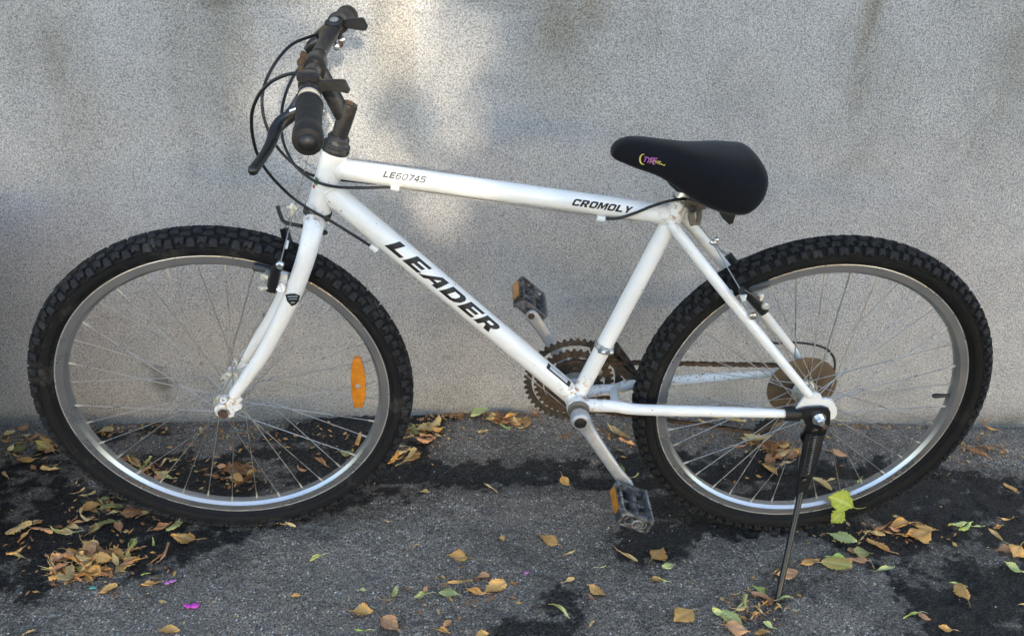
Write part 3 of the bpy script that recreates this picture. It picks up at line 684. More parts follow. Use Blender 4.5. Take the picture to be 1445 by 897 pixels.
# ---------------------------------------------------------------- lettering wrapped round the tubes
def O8(w=1.2, t=.34, tv=.24): return [(.25,0),(w-.25,0),(w,.2),(w,.8),(w-.25,1),(.25,1),(0,.8),(0,.2)], [(t+.06,tv),(w-t-.06,tv),(w-t,tv+.08),(w-t,1-tv-.08),(w-t-.06,1-tv),(t+.06,1-tv),(t,1-tv-.08),(t,tv+.08)]
GL = {
 'L': (1.12, [[(0,0),(1.1,0),(1.1,.26),(.40,.26),(.40,1),(0,1)]], []),
 'E': (1.15, [[(0,0),(1.12,0),(1.12,.23),(.38,.23),(.38,.39),(1.0,.39),(1.0,.61),(.38,.61),(.38,.77),(1.12,.77),(1.12,1),(0,1)]], []),
 'A': (1.28, [[(-.12,0),(.28,0),(.42,.2),(.86,.2),(.88,0),(1.26,0),(1.10,1),(.62,1)]], [[(.56,.40),(.84,.40),(.80,.74)]]),
 'D': (1.25, [[(0,0),(.85,0),(1.08,.10),(1.22,.34),(1.22,.70),(1.10,.90),(.9,1),(0,1)]], [[(.38,.24),(.72,.24),(.84,.36),(.84,.66),(.74,.76),(.38,.76)]]),
 'R': (1.25, [[(0,0),(.38,0),(.38,.34),(.56,.34),(.80,0),(1.24,0),(.94,.38),(1.10,.46),(1.18,.62),(1.16,.82),(1.04,.95),(.85,1),(0,1)]], [[(.38,.56),(.74,.56),(.81,.66),(.74,.77),(.38,.77)]]),
 'C': (1.18, [[(.25,0),(1.0,0),(1.15,.12),(1.15,.32),(.8,.32),(.8,.24),(.4,.24),(.34,.32),(.34,.68),(.4,.76),(.8,.76),(.8,.68),(1.15,.68),(1.15,.88),(1.0,1),(.25,1),(0,.8),(0,.2)]], []),
 'O': (1.22, [O8()[0]], [O8()[1]]), '0': (1.2, [O8(1.15, .24, .17)[0]], [O8(1.15, .24, .17)[1]]),
 'M': (1.42, [[(0,0),(.32,0),(.32,.6),(.62,.1),(.78,.1),(1.08,.6),(1.08,0),(1.4,0),(1.4,1),(1.0,1),(.7,.5),(.4,1),(0,1)]], []),
 'Y': (1.2, [[(.42,0),(.78,0),(.78,.38),(1.2,1),(.8,1),(.6,.66),(.4,1),(0,1),(.42,.38)]], []),
 '6': (1.15, [O8(1.12)[0]], [[(.26,.16),(.86,.16),(.86,.42),(.26,.42)], [(.26,.60),(1.3,.60),(1.3,.80),(.26,.80)]]),
 '7': (1.05, [[(0,1),(1.05,1),(1.05,.78),(.55,0),(.24,0),(.72,.80),(0,.80)]], []),
 '4': (1.1, [[(.62,0),(.88,0),(.88,.22),(1.08,.22),(1.08,.40),(.88,.40),(.88,1),(.58,1),(0,.42),(0,.22),(.62,.22)]], [[(.28,.40),(.62,.40),(.62,.76)]]),
 '5': (1.1, [[(0,0),(.9,0),(1.08,.14),(1.08,.5),(.9,.64),(.28,.64),(.28,.80),(1.05,.80),(1.05,1),(0,1),(0,.46),(.76,.46),(.80,.42),(.80,.22),(.76,.18),(0,.18)]], []),
}
def lettering(name, text, A, B, r, s0, H, xs, shear, mid, mat, parent, gap=.16, res=34, thin=0):
    a = (B-A)/np.linalg.norm(B-A); c0 = A+a*s0; v = CAM_L-c0; n0 = v-a*(v@a); n0 /= np.linalg.norm(n0); up = np.cross(n0, a)
    if up[2] < 0: up = -up
    m = mb(mat); x0 = 0.0; ny = res
    for ch in text:
        sc = 1.0
        wd, adds, subs = GL[ch]; dx = 1.0/ny; nx = int((wd+.2)/dx)+2
        gx_ = -.15+dx*(np.arange(nx)+.5); gy_ = (np.arange(ny)+.5)/ny; X, Y = np.meshgrid(gx_, gy_)
        ins = np.zeros(X.shape, bool)
        for p in adds: ins |= inpoly(X, Y, p)
        for p in subs: ins &= ~inpoly(X, Y, p)
        for iy in range(ny):
            row = ins[iy]; k = 0
            while k < nx:
                if row[k]:
                    j = k
                    while j+1 < nx and row[j+1]: j += 1
                    q = []
                    for (xx, yy) in ((gx_[k]-dx/2, iy/ny), (gx_[j]+dx/2, iy/ny), (gx_[j]+dx/2, (iy+1)/ny), (gx_[k]-dx/2, (iy+1)/ny)):
                        sx = (x0+xx)*xs*H + shear*yy*H; an = ((yy-.5)*H + mid)/r
                        q.append(c0+a*sx+(n0*math.cos(an)+up*math.sin(an))*(r+.00035))
                    m.add(q, [(0, 1, 2, 3)]); k = j+1
                else: k += 1
        x0 += wd+gap
    return m.build(name, parent, angle=180)
sL = (L(539, 344, 0)-D0)@dd
lettering('lettering', 'LEADER', D0, D1, .0190, sL, .0220, 1.34, .70, .0005, 'decal_black', frame, gap=.16)
s1 = (L(803, 290, 0)-T0)@td
lettering('lettering', 'CROMOLY', T0, T1, .0162, s1, .0112, .93, .42, -.0012, 'decal_black', frame, gap=.10, res=24)
s2 = (L(541, 246, 0)-T0)@td
lettering('lettering', 'LE60745', T0, T1, .0162, s2, .0098, .745, .35, .0012, 'decal_grey', frame, gap=.16, res=24)
# black and silver maker's strip low on the down tube
def strip(name, A, B, r, u0, u1, half, mid, mat, lift=.0004, pts=None, n=10):
    a = (B-A)/np.linalg.norm(B-A); s0 = (u0-A)@a; s1_ = (u1-A)@a; c0 = A+a*s0; v = CAM_L-c0; n0 = v-a*(v@a); n0 /= np.linalg.norm(n0); up = np.cross(n0, a)
    if up[2] < 0: up = -up
    m = mb(mat); g = []
    for k in range(n+1):
        an = (mid-half+2*half*k/n)/r
        for s in (s0, s1_): g.append(A+a*s+(n0*math.cos(an)+up*math.sin(an))*(r+lift))
    m.add(g, [(2*k, 2*k+1, 2*k+3, 2*k+2) for k in range(n)]); return m.build(name, frame, angle=180)
strip('sticker', D0, D1, .0190, L(757, 523, 0), L(788, 551, 0), .0058, .0125, 'decal_black')
strip('sticker_panel', D0, D1, .0190, L(761, 526, 0), L(784, 547, 0), .0036, .0132, 'decal_silver', .0008)
strip('head_badge', HB, HT, .0192, L(447, 256, 0), L(451, 247, 0), .0045, .0165, 'badge_green'); strip('head_badge', HB, HT, .0192, L(444, 261, 0), L(446, 257, 0), .0030, .0185, 'badge_red')

# ---------------------------------------------------------------- fork
HBs = S(449, 296, 0); HTs = S(472.5, 214, 0); hs = (HTs-HBs)/np.linalg.norm(HTs-HBs)
fk = mb('white_paint')
nl = [S(446.5, 306, -.006), S(443, 318, -.026), S(438, 340, -.044), S(429, 372, -.052), S(413, 416, -.055), S(394, 456, -.055), S(371, 499, -.055), S(349, 531, -.055), S(331, 556, -.055)]
q = smooth(nl, 6); fk.sweep(q, lerpl([.0165, .0162, .0152, .0146, .0140, .0132, .0122, .0112, .0100], len(q)), lerpl([.014, .014, .0135, .013, .0125, .012, .0115, .0105, .0095], len(q)), n=20); fk.ball(q[-1], .0098)
q2 = [np.array([p[0], -p[1], p[2]]) for p in q]; fk.sweep(q2, lerpl([.0165, .0162, .0152, .0146, .0140, .0132, .0122, .0112, .0100], len(q)), lerpl([.014, .014, .0135, .013, .0125, .012, .0115, .0105, .0095], len(q)), n=20); fk.ball(q2[-1], .0098)
fk.sweep([HBs-hs*.024, HBs-hs*.004], [.0185, .0192], n=24)
fork = fk.build('fork', bike, STEER)
for s in (-1, 1):
    dp = mb('white_paint' if s < 0 else 'dirty_paint'); y = s*.0545
    poly = [(.030, .034), (.016, .030), (.006, .018), (-.010, .016), (-.015, .006), (-.013, -.006), (-.008, -.011), (-.006, -.002), (.005, -.002), (.007, -.012), (.016, -.010), (.020, .000), (.029, .006), (.034, .012), (.031, .018), (.024, .017), (.036, .026)]
    dp.plate([(FA[0]+x, FA[2]+z) for x, z in poly], y-.0025, y+.0025, .0006)
    for ex, ez in ((.027, .012), (.004, .027)): dp.lathe([(.0062, 0), (.0062, .0062), (.0028, .0062), (.0028, 0)], (FA[0]+ex, y-.003, FA[2]+ez), (0, 1, 0), 14, closed=True)
    dp.build('dropout', fork, angle=30)
# shield badge on the near blade
bp_ = [(402.5, 415.5), (408, 414.5), (416, 414), (423.5, 417), (421.5, 425), (417, 430), (411.5, 432), (405, 425)]
cpt = S(413, 421, -.069)
m = mb('decal_black'); g = []
for u, v in bp_:
    w_ = abs(u-412.5)/11; g.append(S(u, v, -.0695+.0045*w_*w_))
g.append(S(413, 421, -.0700)); n_ = len(bp_)
m.add(g, [(k, (k+1) % n_, n_) for k in range(n_)]); m.build('fork_badge', fork, angle=180)
for k, (a, b, y) in enumerate((((406, 418.5), (420, 418.0), -.0708), ((407.5, 422), (419, 421.5), -.0710), ((410.5, 427), (416, 426.6), -.0708))):
    m = mb('decal_silver'); p0 = S(*a, y); p1 = S(*b, y); m.sweep([p0, p1], .0007, .0004, n=6); m.build('badge_line', fork)
# headset
m = mb('worn_black')
m.lathe([(.0200, -.008), (.0222, -.006), (.0228, .001), (.0222, .005), (.0206, .007)], HBs-hs*.003, hs, 28)
m.build('headset_race', bike, STEER)
m = mb('worn_black')
m.lathe([(.0195, -.001), (.0212, .002), (.0218, .006), (.0205, .009), (.0212, .011), (.0205, .014), (.0175, .016), (.0165, .018), (.0170, .024), (.0150, .027), (.0130, .028)], HTs, hs, 28)
hset = m.build('headset', bike, STEER)
m = mb('worn_black'); hp = HTs+hs*.012                     # flat cable hanger plate under the lock nut
m.sweep([hp+np.array([-.034, 0, .0006]), hp+np.array([-.014, 0, 0])], .010, .0014, ref=tuple(hs), n=10, p=4); m.build('cable_hanger', hset)
# ---------------------------------------------------------------- stem and bars
m = mb('bar_black'); Q0 = HTs+hs*.022; Q1 = S(493.5, 146, 0); qd = (Q1-Q0)/np.linalg.norm(Q1-Q0)
m.sweep([Q0, Q1-qd*.004, Q1], [.0122, .0130, .0122], n=22)
CL = S(445.5, 92, 0)
E0 = Q0*.42+Q1*.58
m.sweep([E0, E0*.45+CL*.55, CL], [.0135, .0130, .0135], [.0118, .0105, .0115], n=18)
m.lathe([(.0148, -.021), (.0160, -.019), (.0160, .019), (.0148, .021)], CL, (0, 1, 0), 24)
stem = m.build('stem', bike, STEER, angle=35)
m = mb('rust'); m.lathe([(.0070, 0), (.0074, .001), (.0074, .002), (.0045, .0026), (.0040, .0008)], Q1-qd*.0002, qd, 18); m.build('stem_bolt', stem)
m = mb('rust'); c_ = CL+np.array([-.020, 0, -.006]); m.lathe([(.0055, 0), (.006, .001), (.006, .009), (.005, .010)], c_+np.array([0, -.006, 0]), (0, 1, 0), 8); m.build('clamp_bolt', stem)
GE = S(434.3, 200, -.285); G0 = S(436.5, 147, -.180)
FE = S(491, 23, .272); F0 = S(477, 33, .165)
bars = smooth([GE, G0, S(437.5, 110, -.085), CL+np.array([0, -.02, 0]), CL+np.array([0, .02, 0]), S(453.5, 70, .075), F0, FE], 7)
m = mb('bar_black'); m.sweep(bars, .0112, n=18); hb = m.build('handlebar', bike, STEER)
gd = (GE-G0)/np.linalg.norm(GE-G0); fd = (FE-F0)/np.linalg.norm(FE-F0)
gp = [(.0148, 0), (.0172, .001), (.0174, .003), (.0158, .0045)]
LG = np.linalg.norm(GE-G0)
for k in range(10): gp += [(.0157, .006+k*(LG-.035)/10), (.0163, .006+(k+.5)*(LG-.035)/10)]
gp += [(.0160, LG-.028), (.0178, LG-.024), (.0184, LG-.014), (.0184, LG-.004), (.0172, LG+.001), (.0110, LG+.002), (.0102, LG+.004), (.0065, LG+.008), (.0020, LG+.009)]
m = mb('grip_rubber'); m.lathe(gp, G0, gd, 28); m.build('grip', hb, angle=45)
LF = np.linalg.norm(FE-F0); gp2 = [(r, h*LF/LG) for r, h in gp]
m = mb('grip_rubber'); m.lathe(gp2, F0, fd, 28); m.build('grip', hb, angle=45)
# near thumb shifter and brake lever
def pxplate(m, pts, y0, y1, bev=.0015, fn=S): m.plate([(fn(u, v, y0)[0], fn(u, v, y0)[2]) for u, v in pts], y0, y1, bev)
sh = mb('bar_black')
sh.lathe([(.0135, -.010), (.0155, -.008), (.0155, .008), (.0135, .010)], S(438, 119, -.118), (0, 1, 0), 20)
sh.lathe([(.0125, 0), (.0150, .002), (.0150, .009), (.011, .012)], S(436, 121, -.128)+np.array([0, 0, .006]), (0, 0, 1), 20)
near_sh = sh.build('shifter', hb)
lv = mb('bar_black')
pxplate(lv, [(441,116),(452,115),(466,114),(484,114.5),(488,116),(494,129),(491,133),(484,131),(462,128.5),(452,131),(446,133),(440,129)], -.137, -.126, .0022)
lv.build('shifter_lever', hb)
p = S(444.5, 126.5, -.139); m = mb('bright_steel'); m.lathe([(.0026, 0), (.0026, .0015)], p, (0, -1, 0), 12); m.build('shifter_screw', hb)
m = mb('hub_alloy'); m.lathe([(.0145, 0), (.0145, .006)], S(436.8, 139, -.166), (0, -1, 0), 20); m.build('grip_collar', hb)
br = mb('black_paint'); B0 = S(437, 134, -.152)
br.lathe([(.0140, -.007), (.0148, -.006), (.0148, .006), (.0140, .007)], B0, gd, 20)
br.sweep([B0+np.array([-.008, 0, -.004]), S(421, 152, -.150), S(412, 160, -.155)], [.010, .0105, .008], [.007, .0075, .006], n=12, p=3)
blv = smooth([S(422, 153, -.155), S(409, 164, -.160), S(396, 174, -.168), S(387.5, 186, -.182), S(383, 200, -.200), S(374, 217, -.222), S(364, 231, -.240), S(357, 240.5, -.252)], 5)
br.sweep(blv, lerpl([.0065, .0085, .0090, .0078, .0070, .0062, .0062, .0066], len(blv)), lerpl([.005, .0058, .006, .0055, .005, .0048, .0052, .0056], len(blv)), n=12, p=2.6); br.ball(blv[-1], .0064)
br.build('brake_lever', hb, angle=45)
m = mb('bright_steel'); p = S(414, 158, -.163); m.sweep([p+np.array([-.004, 0, .001]), p+np.array([.005, -.001, .005])], .0022, n=8); m.build('lever_pivot', hb)
m = mb('bright_steel'); p = S(454, 157, -.170); m.lathe([(.006, -.004), (.007, -.002), (.007, .004), (.004, .006)], p, (1, 0, .1), 10); m.ball(p+np.array([-.004, 0, .012]), .0045); m.build('lever_clamp_bolt', hb)
# far shifter and lever
sh = mb('black_plastic')
c_ = S(471.5, 37, .168); sh.lathe([(.0120, -.012), (.0145, -.010), (.0145, .010), (.0120, .012)], c_, fd, 20)
sh.lathe([(.0120, -.014), (.0140, -.010), (.0135, -.003), (.0115, .000), (.0135, .003), (.0135, .009), (.0110, .012), (.004, .013)], S(470.5, 40, .140), (.02, -.1, 1), 18)
sh.build('shifter', hb)
m = mb('bright_steel'); p = S(471.5, 28.5, .137); m.lathe([(.0065, 0), (.0068, .0012), (.003, .002)], p, (-.1, -.35, 1), 14); m.build('shifter_screw', hb)
lv = mb('black_plastic'); pxplate(lv, [(484,31),(494,27.5),(511,27),(514,29),(519,38.5),(516.5,44),(511,44.5),(500,42.5),(488,41),(484,37)], .158, .172, .0025); lv.build('shifter_lever', hb)
br = mb('black_paint'); c_ = S(463, 50, .125); br.lathe([(.0138, -.007), (.0148, -.005), (.0148, .005), (.0138, .007)], c_, fd, 20)
br.sweep([S(452, 58, .118), S(440, 66, .120), S(434, 72, .122)], [.009, .010, .007], [.007, .0075, .006], n=12, p=3)
fl_ = smooth([S(440, 66, .128), S(448, 52, .170), S(460, 40, .215), S(470, 34, .262)], 5); br.sweep(fl_, lerpl([.0085, .008, .0065, .006], len(fl_)), .005, n=10, p=2.6)
br.build('brake_lever', hb, angle=45)
m = mb('bright_steel'); p = S(482, 57, .150); m.lathe([(.006, -.004), (.0065, 0), (.005, .006)], p, (1, 0, .2), 10); m.ball(S(475, 66, .14), .006, (1, 1, 1.2)); m.mat('rust'); m.ball(S(480, 63, .145), .0055); m.build('lever_clamp_bolt', hb)
m = mb('rust'); m.lathe([(.0045, 0), (.0072, .002), (.0072, .008), (.0058, .010), (.0058, .013), (.0072, .015), (.0072, .020), (.0045, .024)], S(432, 74, .118), S(421, 98, .112)-S(432, 74, .118), 12); m.build('barrel_adjuster', hb)

# ---------------------------------------------------------------- cables
def cable(name, pts, r=.0024, mat='cable_black', fn=S, par=bike, M=STEER, n=8):
    P_ = [fn(*p) for p in pts]; m = mb(mat); m.sweep(smooth(P_, 8), r, n=n); return m.build(name, par, M, angle=60)
cable('cable', [(460,47,.150),(438,52,.13),(412,63,.10),(392,84,.07),(377,110,.05),(370,136,.03),(372,164,.02),(383,194,.015),(398,216,.012),(420,236,.012),(440,247,.012),(462,251,.024),(482,254,.026),(531,259,.020)])
cable('cable', [(430,105,-.105),(414,104,-.10),(398,108,-.095),(381,117,-.09),(366,133,-.085),(356.5,155,-.08),(355,178,-.075),(359,204,-.07),(367,226,-.06),(382,248,-.05),(404,271,-.035),(424,287,-.028),(445,300,-.027),(460,308,-.027),(487,324,-.024),(523,347,-.014)])
cable('cable', [(421,98,.11),(412,112,.10),(403,133,.08),(397.5,160,.05),(399,197,.02),(413,229,-.010),(431,247,-.020),(450,258,-.024),(477,264,-.022),(515,265,-.016),(552,264,-.012)])
cable('cable', [(412,160,-.150),(405,158,-.145),(412,150,-.13),(420,140,-.12),(432,130,-.09),(444,126,-.05),(446,140,-.03),(441,175,-.014),(439,205,-.006)])
cable('brake_wire', [(439,205,-.006),(430,240,-.006),(420,275,-.004),(414,296,-.002)], .0009, 'cable_wire')
cable('gear_wire', [(527,350,-.013),(600,412,-.012),(700,494,-.011),(800,576,-.010)], .0009, 'cable_wire', L, bike, None)
cable('gear_wire', [(557,265,-.012),(650,279,-.012),(760,295,-.012),(848,308,-.012)], .0009, 'cable_wire', L, bike, None)
cable('gear_wire', [(531,259,.018),(650,278,.016),(760,294,.016),(900,312,.016)], .0009, 'cable_wire', L, bike, None)
cable('cable', [(854,308.5,-.012),(872,308,-.015),(895,301,-.019),(920,291,-.021),(943,284,-.020),(965,281,-.014),(978,285,-.006)], .0025, 'cable_black', L, bike, None)
cable('cable', [(1086,480,.062),(1095,484,.075),(1120,483,.095),(1148,486,.105),(1166,492,.105),(1176,503,.100),(1178,516,.094),(1173,540,.085),(1160,560,.08)], .0024, 'cable_black', L, bike, None)
cable('gear_wire', [(1036,412,.058),(1058,446,.062),(1086,480,.062)], .0010, 'cable_wire', L, bike, None)

# ---------------------------------------------------------------- brakes
def pad(m, a, b, w): m.sweep([a, a*.9+b*.1, a*.1+b*.9, b], [w*.7, w, w, w*.7], [.0045, .0055, .0055, .0045], n=10, p=3)
fb = empty('brake', bike, STEER); fb['label'] = 'front cantilever brake'
m = mb('black_paint'); m.sweep([S(383, 410, -.062), S(386, 396, -.064), S(391, 378, -.070), S(396, 371, -.074)], [.0085, .0088, .0075, .006], .006, n=12, p=3); m.build('brake_arm', fb, angle=45)
m = mb('black_paint'); m.sweep([S(409, 350, .060), S(405, 338, .066), S(401, 322, .072)], [.0085, .0088, .0075], .007, n=12, p=3); m.build('brake_arm', fb, angle=45)
m = mb('pad_rubber'); pad(m, S(357, 376, -.021), S(383, 382, -.021), .0062); m.build('brake_pad', fb)
m = mb('pad_rubber'); pad(m, S(372, 340, .021), S(396, 347, .021), .0062); m.build('brake_pad', fb)
m = mb('bright_steel')
m.lathe([(.0045, 0), (.0062, .002), (.0062, .007), (.004, .009)], S(395.5, 372, -.078), (0, -1, 0), 12); m.build('anchor_bolt', fb)
m = mb('hub_alloy'); m.sweep([S(378, 383, -.030), S(375, 389, -.058), S(375.5, 391, -.068)], [.0035, .0042, .0030], n=10); m.lathe([(.0052, 0), (.0060, .001), (.0060, .006), (.0035, .0065), (.0035, .010)], S(374, 389, -.060), (-.35, -1, 0), 6); m.build('pad_bolt', fb, angle=25)
m = mb('hub_alloy'); m.lathe([(.0045, 0), (.0052, .001), (.0052, .006), (.003, .0065)], S(371, 406, -.066), (-.8, -.6, 0), 6); m.sweep([S(368.5, 407, -.066), S(381, 405, -.064)], .0035, n=8); m.build('pad_bolt', fb)
m = mb('dirty_paint'); m.sweep([S(396, 402, -.046), S(396, 406, -.066)], .0075, n=14); m.sweep([S(399, 385, -.050), S(398, 410, -.052)], .0085, .005, n=10, p=3); m.build('brake_boss', fb)
m = mb('hub_alloy'); h0 = S(413.5, 293, -.002); m.ball(h0, .006, (1, .6, 1.4)); m.sweep([h0+np.array([-.010, 0, .002]), h0+np.array([.006, 0, -.002])], .0032, n=8); m.sweep([S(412, 297, -.003), S(413, 312, -.006)], .003, n=8); m.build('straddle_hanger', fb)
for a, b in (((413, 304, -.006), (395.5, 371, -.078)), ((412, 302, 0.0), (402, 322, .072))):
    m = mb('cable_wire'); m.sweep([S(*a), S(*b)], .0010, n=6); m.build('straddle_wire', fb)
m = mb('white_plastic'); m.sweep([S(405.5, 340, -.040), S(403.5, 350, -.052)], .0026, n=8); m.build('wire_ferrule', fb)
m = mb('black_plastic'); m.sweep(smooth([S(391.5, 291, .01), S(395, 302, .008), S(399, 311, .004), S(406, 315, -.004), S(416, 317, -.012), S(426, 319, -.020)], 4), .0032, n=8); m.build('reflector_bracket', fb)
m = mb('worn_black'); m.sweep([S(450, 329, .01), S(459, 329, .0)], .003, n=8); m.ball(S(459, 328, 0), .0042); m.build('bracket_bolt', fb)
rb = empty('brake', bike); rb['label'] = 'rear cantilever brake'
m = mb('black_paint'); m.sweep([L(1078, 440, -.058), L(1070, 430, -.060), L(1056, 416, -.066), L(1046, 409, -.070)], [.0085, .0090, .0078, .006], .0065, n=12, p=3); m.build('brake_arm', rb, angle=45)
m = mb('worn_black'); m.sweep([L(1046, 392, .058), L(1035, 372, .064), L(1027, 360, .070)], [.0085, .0090, .0080], .007, n=12, p=3); m.build('brake_arm', rb, angle=45)
m = mb('pad_rubber'); pad(m, L(1057, 407, -.021), L(1085, 399, -.021), .0060); m.build('brake_pad', rb)
m = mb('pad_rubber'); pad(m, L(1040, 372, .021), L(1066, 364, .021), .0060); m.build('brake_pad', rb)
m = mb('hub_alloy'); m.lathe([(.0055, 0), (.0062, .001), (.0062, .007), (.004, .0075), (.004, .011)], L(1077, 430, -.062), (.4, -1, .1), 6); m.sweep([L(1066, 415, -.030), L(1074, 421, -.064)], .0038, n=10); m.lathe([(.0048, 0), (.0055, .001), (.0055, .006), (.0035, .0065)], L(1071, 417, -.058), (.6, -.8, .1), 6); m.build('pad_bolt', rb)
m = mb('bright_steel'); m.lathe([(.0042, 0), (.0060, .002), (.0060, .007), (.004, .008)], L(1061, 444, -.060), (0, -1, 0), 12); m.build('pivot_bolt', rb)
m = mb('bright_steel'); h0 = L(1007, 342, 0); m.ball(h0, .0062, (1.2, .7, .9)); m.ball(L(1011, 338, 0), .0050); m.build('straddle_hanger', rb)
for a, b in (((986, 316, 0), (1006, 341, 0)), ((1008, 346, 0), (1047, 412, -.070)), ((1009, 345, 0), (1026, 360, .070))):
    m = mb('cable_wire'); m.sweep([L(*a), L(*b)], .0010, n=6); m.build('straddle_wire', rb)
m = mb('white_plastic'); m.lathe([(.006, 0), (.003, .010)], L(1049, 416, -.078), (.2, -.3, -1), 4); m.build('arm_mark', rb, angle=10)

# ---------------------------------------------------------------- seat post, saddle
m = mb('bright_steel'); m.sweep([ST1-sd*.01, ST1+sd*.055], .0128, n=20)
m.lathe([(.0162, -.0005), (.0172, .001), (.0172, .003), (.0140, .0045)], ST1, sd, 24); sp = m.build('seat_post', bike)
m = mb('worn_black'); c_ = ST1+sd*.055; m.sweep([c_+np.array([-.02, 0, 0]), c_+np.array([.035, 0, -.004])], .012, .018, n=12, p=4); m.build('saddle_clamp', sp)
m = mb('tarnished'); c_ = L(980, 292, -.006)
m.sweep([L(966, 285, -.012), L(975, 288, -.012), L(984, 291, -.006), L(995, 289, .002)], [.007, .009, .010, .006], .006, n=10, p=3)
m.sweep([L(977, 291, -.016), L(975, 304, -.018), L(978, 317, -.018)], [.0065, .0058, .0052], .004, n=10, p=3)
m.sweep([L(986, 294, -.004), L(987, 305, -.003), L(984.5, 316, -.003)], [.005, .0045, .0042], .003, n=10, p=3)
m.sweep([L(979, 315.5, -.010), L(986, 315.5, -.003)], .0028, n=8); m.build('seat_clamp', sp, angle=45)
m = mb('worn_black'); m.lathe([(.0045, 0), (.0058, .001), (.0058, .005), (.004, .006)], L(976, 294, -.022), (0, -1, 0), 12); m.build('seat_clamp_bolt', sp)
stn = [(862.5,212.5,219.5,.008),(864.5,206,222.5,.016),(870,199.5,227.5,.022),(878,194.6,231,.0255),(888,191.6,235,.028),(900,191.2,240,.030),(915,192.6,245,.0325),(935,195.2,253,.037),(952,197.2,265,.044),(968,198.6,278,.055),(985,199.6,290,.068),(1002,200.2,299,.080),(1020,200.2,306,.089),(1038,200.4,309.5,.093),(1051,201.5,309,.093),(1060,202.5,302,.090),(1067,205,294,.085),(1072.5,209.5,284,.077),(1076.5,218,271,.061),(1078,231,256,.034)]
vs = []; NS = 28
for (u, vt, vb, w) in stn:
    x = L(u, (vt+vb)/2, -w*.45)[0]
    def zat(v, y):      # height at which the view line through row v meets x=const, y
        lo, hi = .5, 1.0
        best = min(np.linspace(.60, .95, 351), key=lambda z: abs(prow(x, y, z)-v)); return best
    def prow(x_, y_, z_):
        p_ = RC.T @ (BM @ np.array([x_, y_, z_]) + BO - CAM_POS); return V0 - FPX*p_[2]/p_[1]
    zt = zat(vt, w*.30); zb = zat(vb, -w*.86)
    zb = min(zb-.07*(zt-zb), zt-.006); ze = zb+(zt-zb)*.42
    for k in range(NS):
        a = 2*math.pi*k/NS; c, s = math.cos(a), math.sin(a)
        y = w*math.copysign(abs(c)**.82, c)
        z = ze+(zt-ze)*abs(s)**.80 if s >= 0 else ze-(ze-zb)*abs(s)**.62
        if s < 0 and abs(c) < .6: z += (ze-zb)*.35*(1-abs(c)/.6)     # hollow underside
        vs.append((x, y, z))
m = mb('saddle_fabric'); ns = len(stn); fs = []
for i in range(ns-1):
    for k in range(NS): fs.append((i*NS+k, i*NS+(k+1) % NS, (i+1)*NS+(k+1) % NS, (i+1)*NS+k))
fs.append(tuple(range(NS-1, -1, -1))); fs.append(tuple((ns-1)*NS+k for k in range(NS))); m.add(vs, fs)
saddle = m.build('saddle', bike, angle=80)
sub = saddle.modifiers.new('s', 'SUBSURF'); sub.levels = 2; sub.render_levels = 2
m = mb('black_plastic'); m.plate([(L(u, v, -.05)[0], L(u, v, -.05)[2]) for u, v in [(1013,296),(1038,300),(1034,314),(1028,316),(1018,306)]], -.055, -.035, .002); m.build('saddle_base', saddle)
m = mb('black_plastic'); m.sweep([L(942, 248, -.012), L(948, 258, -.014), L(958, 267, -.012), L(980, 272, -.012)], .005, n=8); m.sweep([L(942, 244, .014), L(958, 262, .014), L(1020, 280, .03)], .004, n=8); m.build('saddle_rail', saddle)
# stitched emblem on the saddle's flank: crescent, letters, script
from mathutils.bvhtree import BVHTree
dg = bpy.context.evaluated_depsgraph_get(); dg.update()
SB = BVHTree.FromObject(saddle, dg)
def onsaddle(u, v, lift=.0009):
    d = BM.T @ ray(u, v); d = d/np.linalg.norm(d); hit = SB.ray_cast(Vector(CAM_L), Vector(d))
    return np.array(hit[0]) - d*lift if hit[0] is not None else L(u, v, -.03)
def stitch(name, paths, r, mat):
    m = mb(mat)
    for pts in paths:
        q = [onsaddle(*p) for p in pts]; rr = lerpl(r, len(q)) if hasattr(r, '__len__') else r; m.sweep(q, rr, n=6)
    m.build(name, saddle, angle=60)
arc = [(908.0+5.0*math.cos(a), 225.0-7.2*math.sin(a)) for a in np.linspace(math.radians(75), math.radians(285), 14)]
stitch('emblem', [arc], [.0004, .0009, .0013, .0013, .0009, .0004], 'thread_yellow')
lt = [[(909.5,221.5),(914,222.3)],[(912,222),(909,228.5)], [(914.5,222.2),(916,225.3)],[(918.5,222.5),(913.5,229.8)], [(920,222.8),(916.5,230.8)],[(920,222.8),(923.5,223.6),(922.6,226.2),(918.5,226)], [(924.3,223.4),(921,231.5)],[(924.3,223.4),(928,224)],[(923,227),(926,227.4)],[(921,231.5),(924,231.8)]]
stitch('emblem', lt, .00085, 'thread_pink')
sc_ = [[(919,229),(923,227),(926,226.5),(924,229.5),(929,227.5),(933,228.2),(927,230.8)], [(927,230.5),(931,229.5),(930,232),(934,231.2)], [(932,231),(936,233),(939,232.5),(937,233.8)]]
stitch('emblem', sc_, .0007, 'thread_yellow')

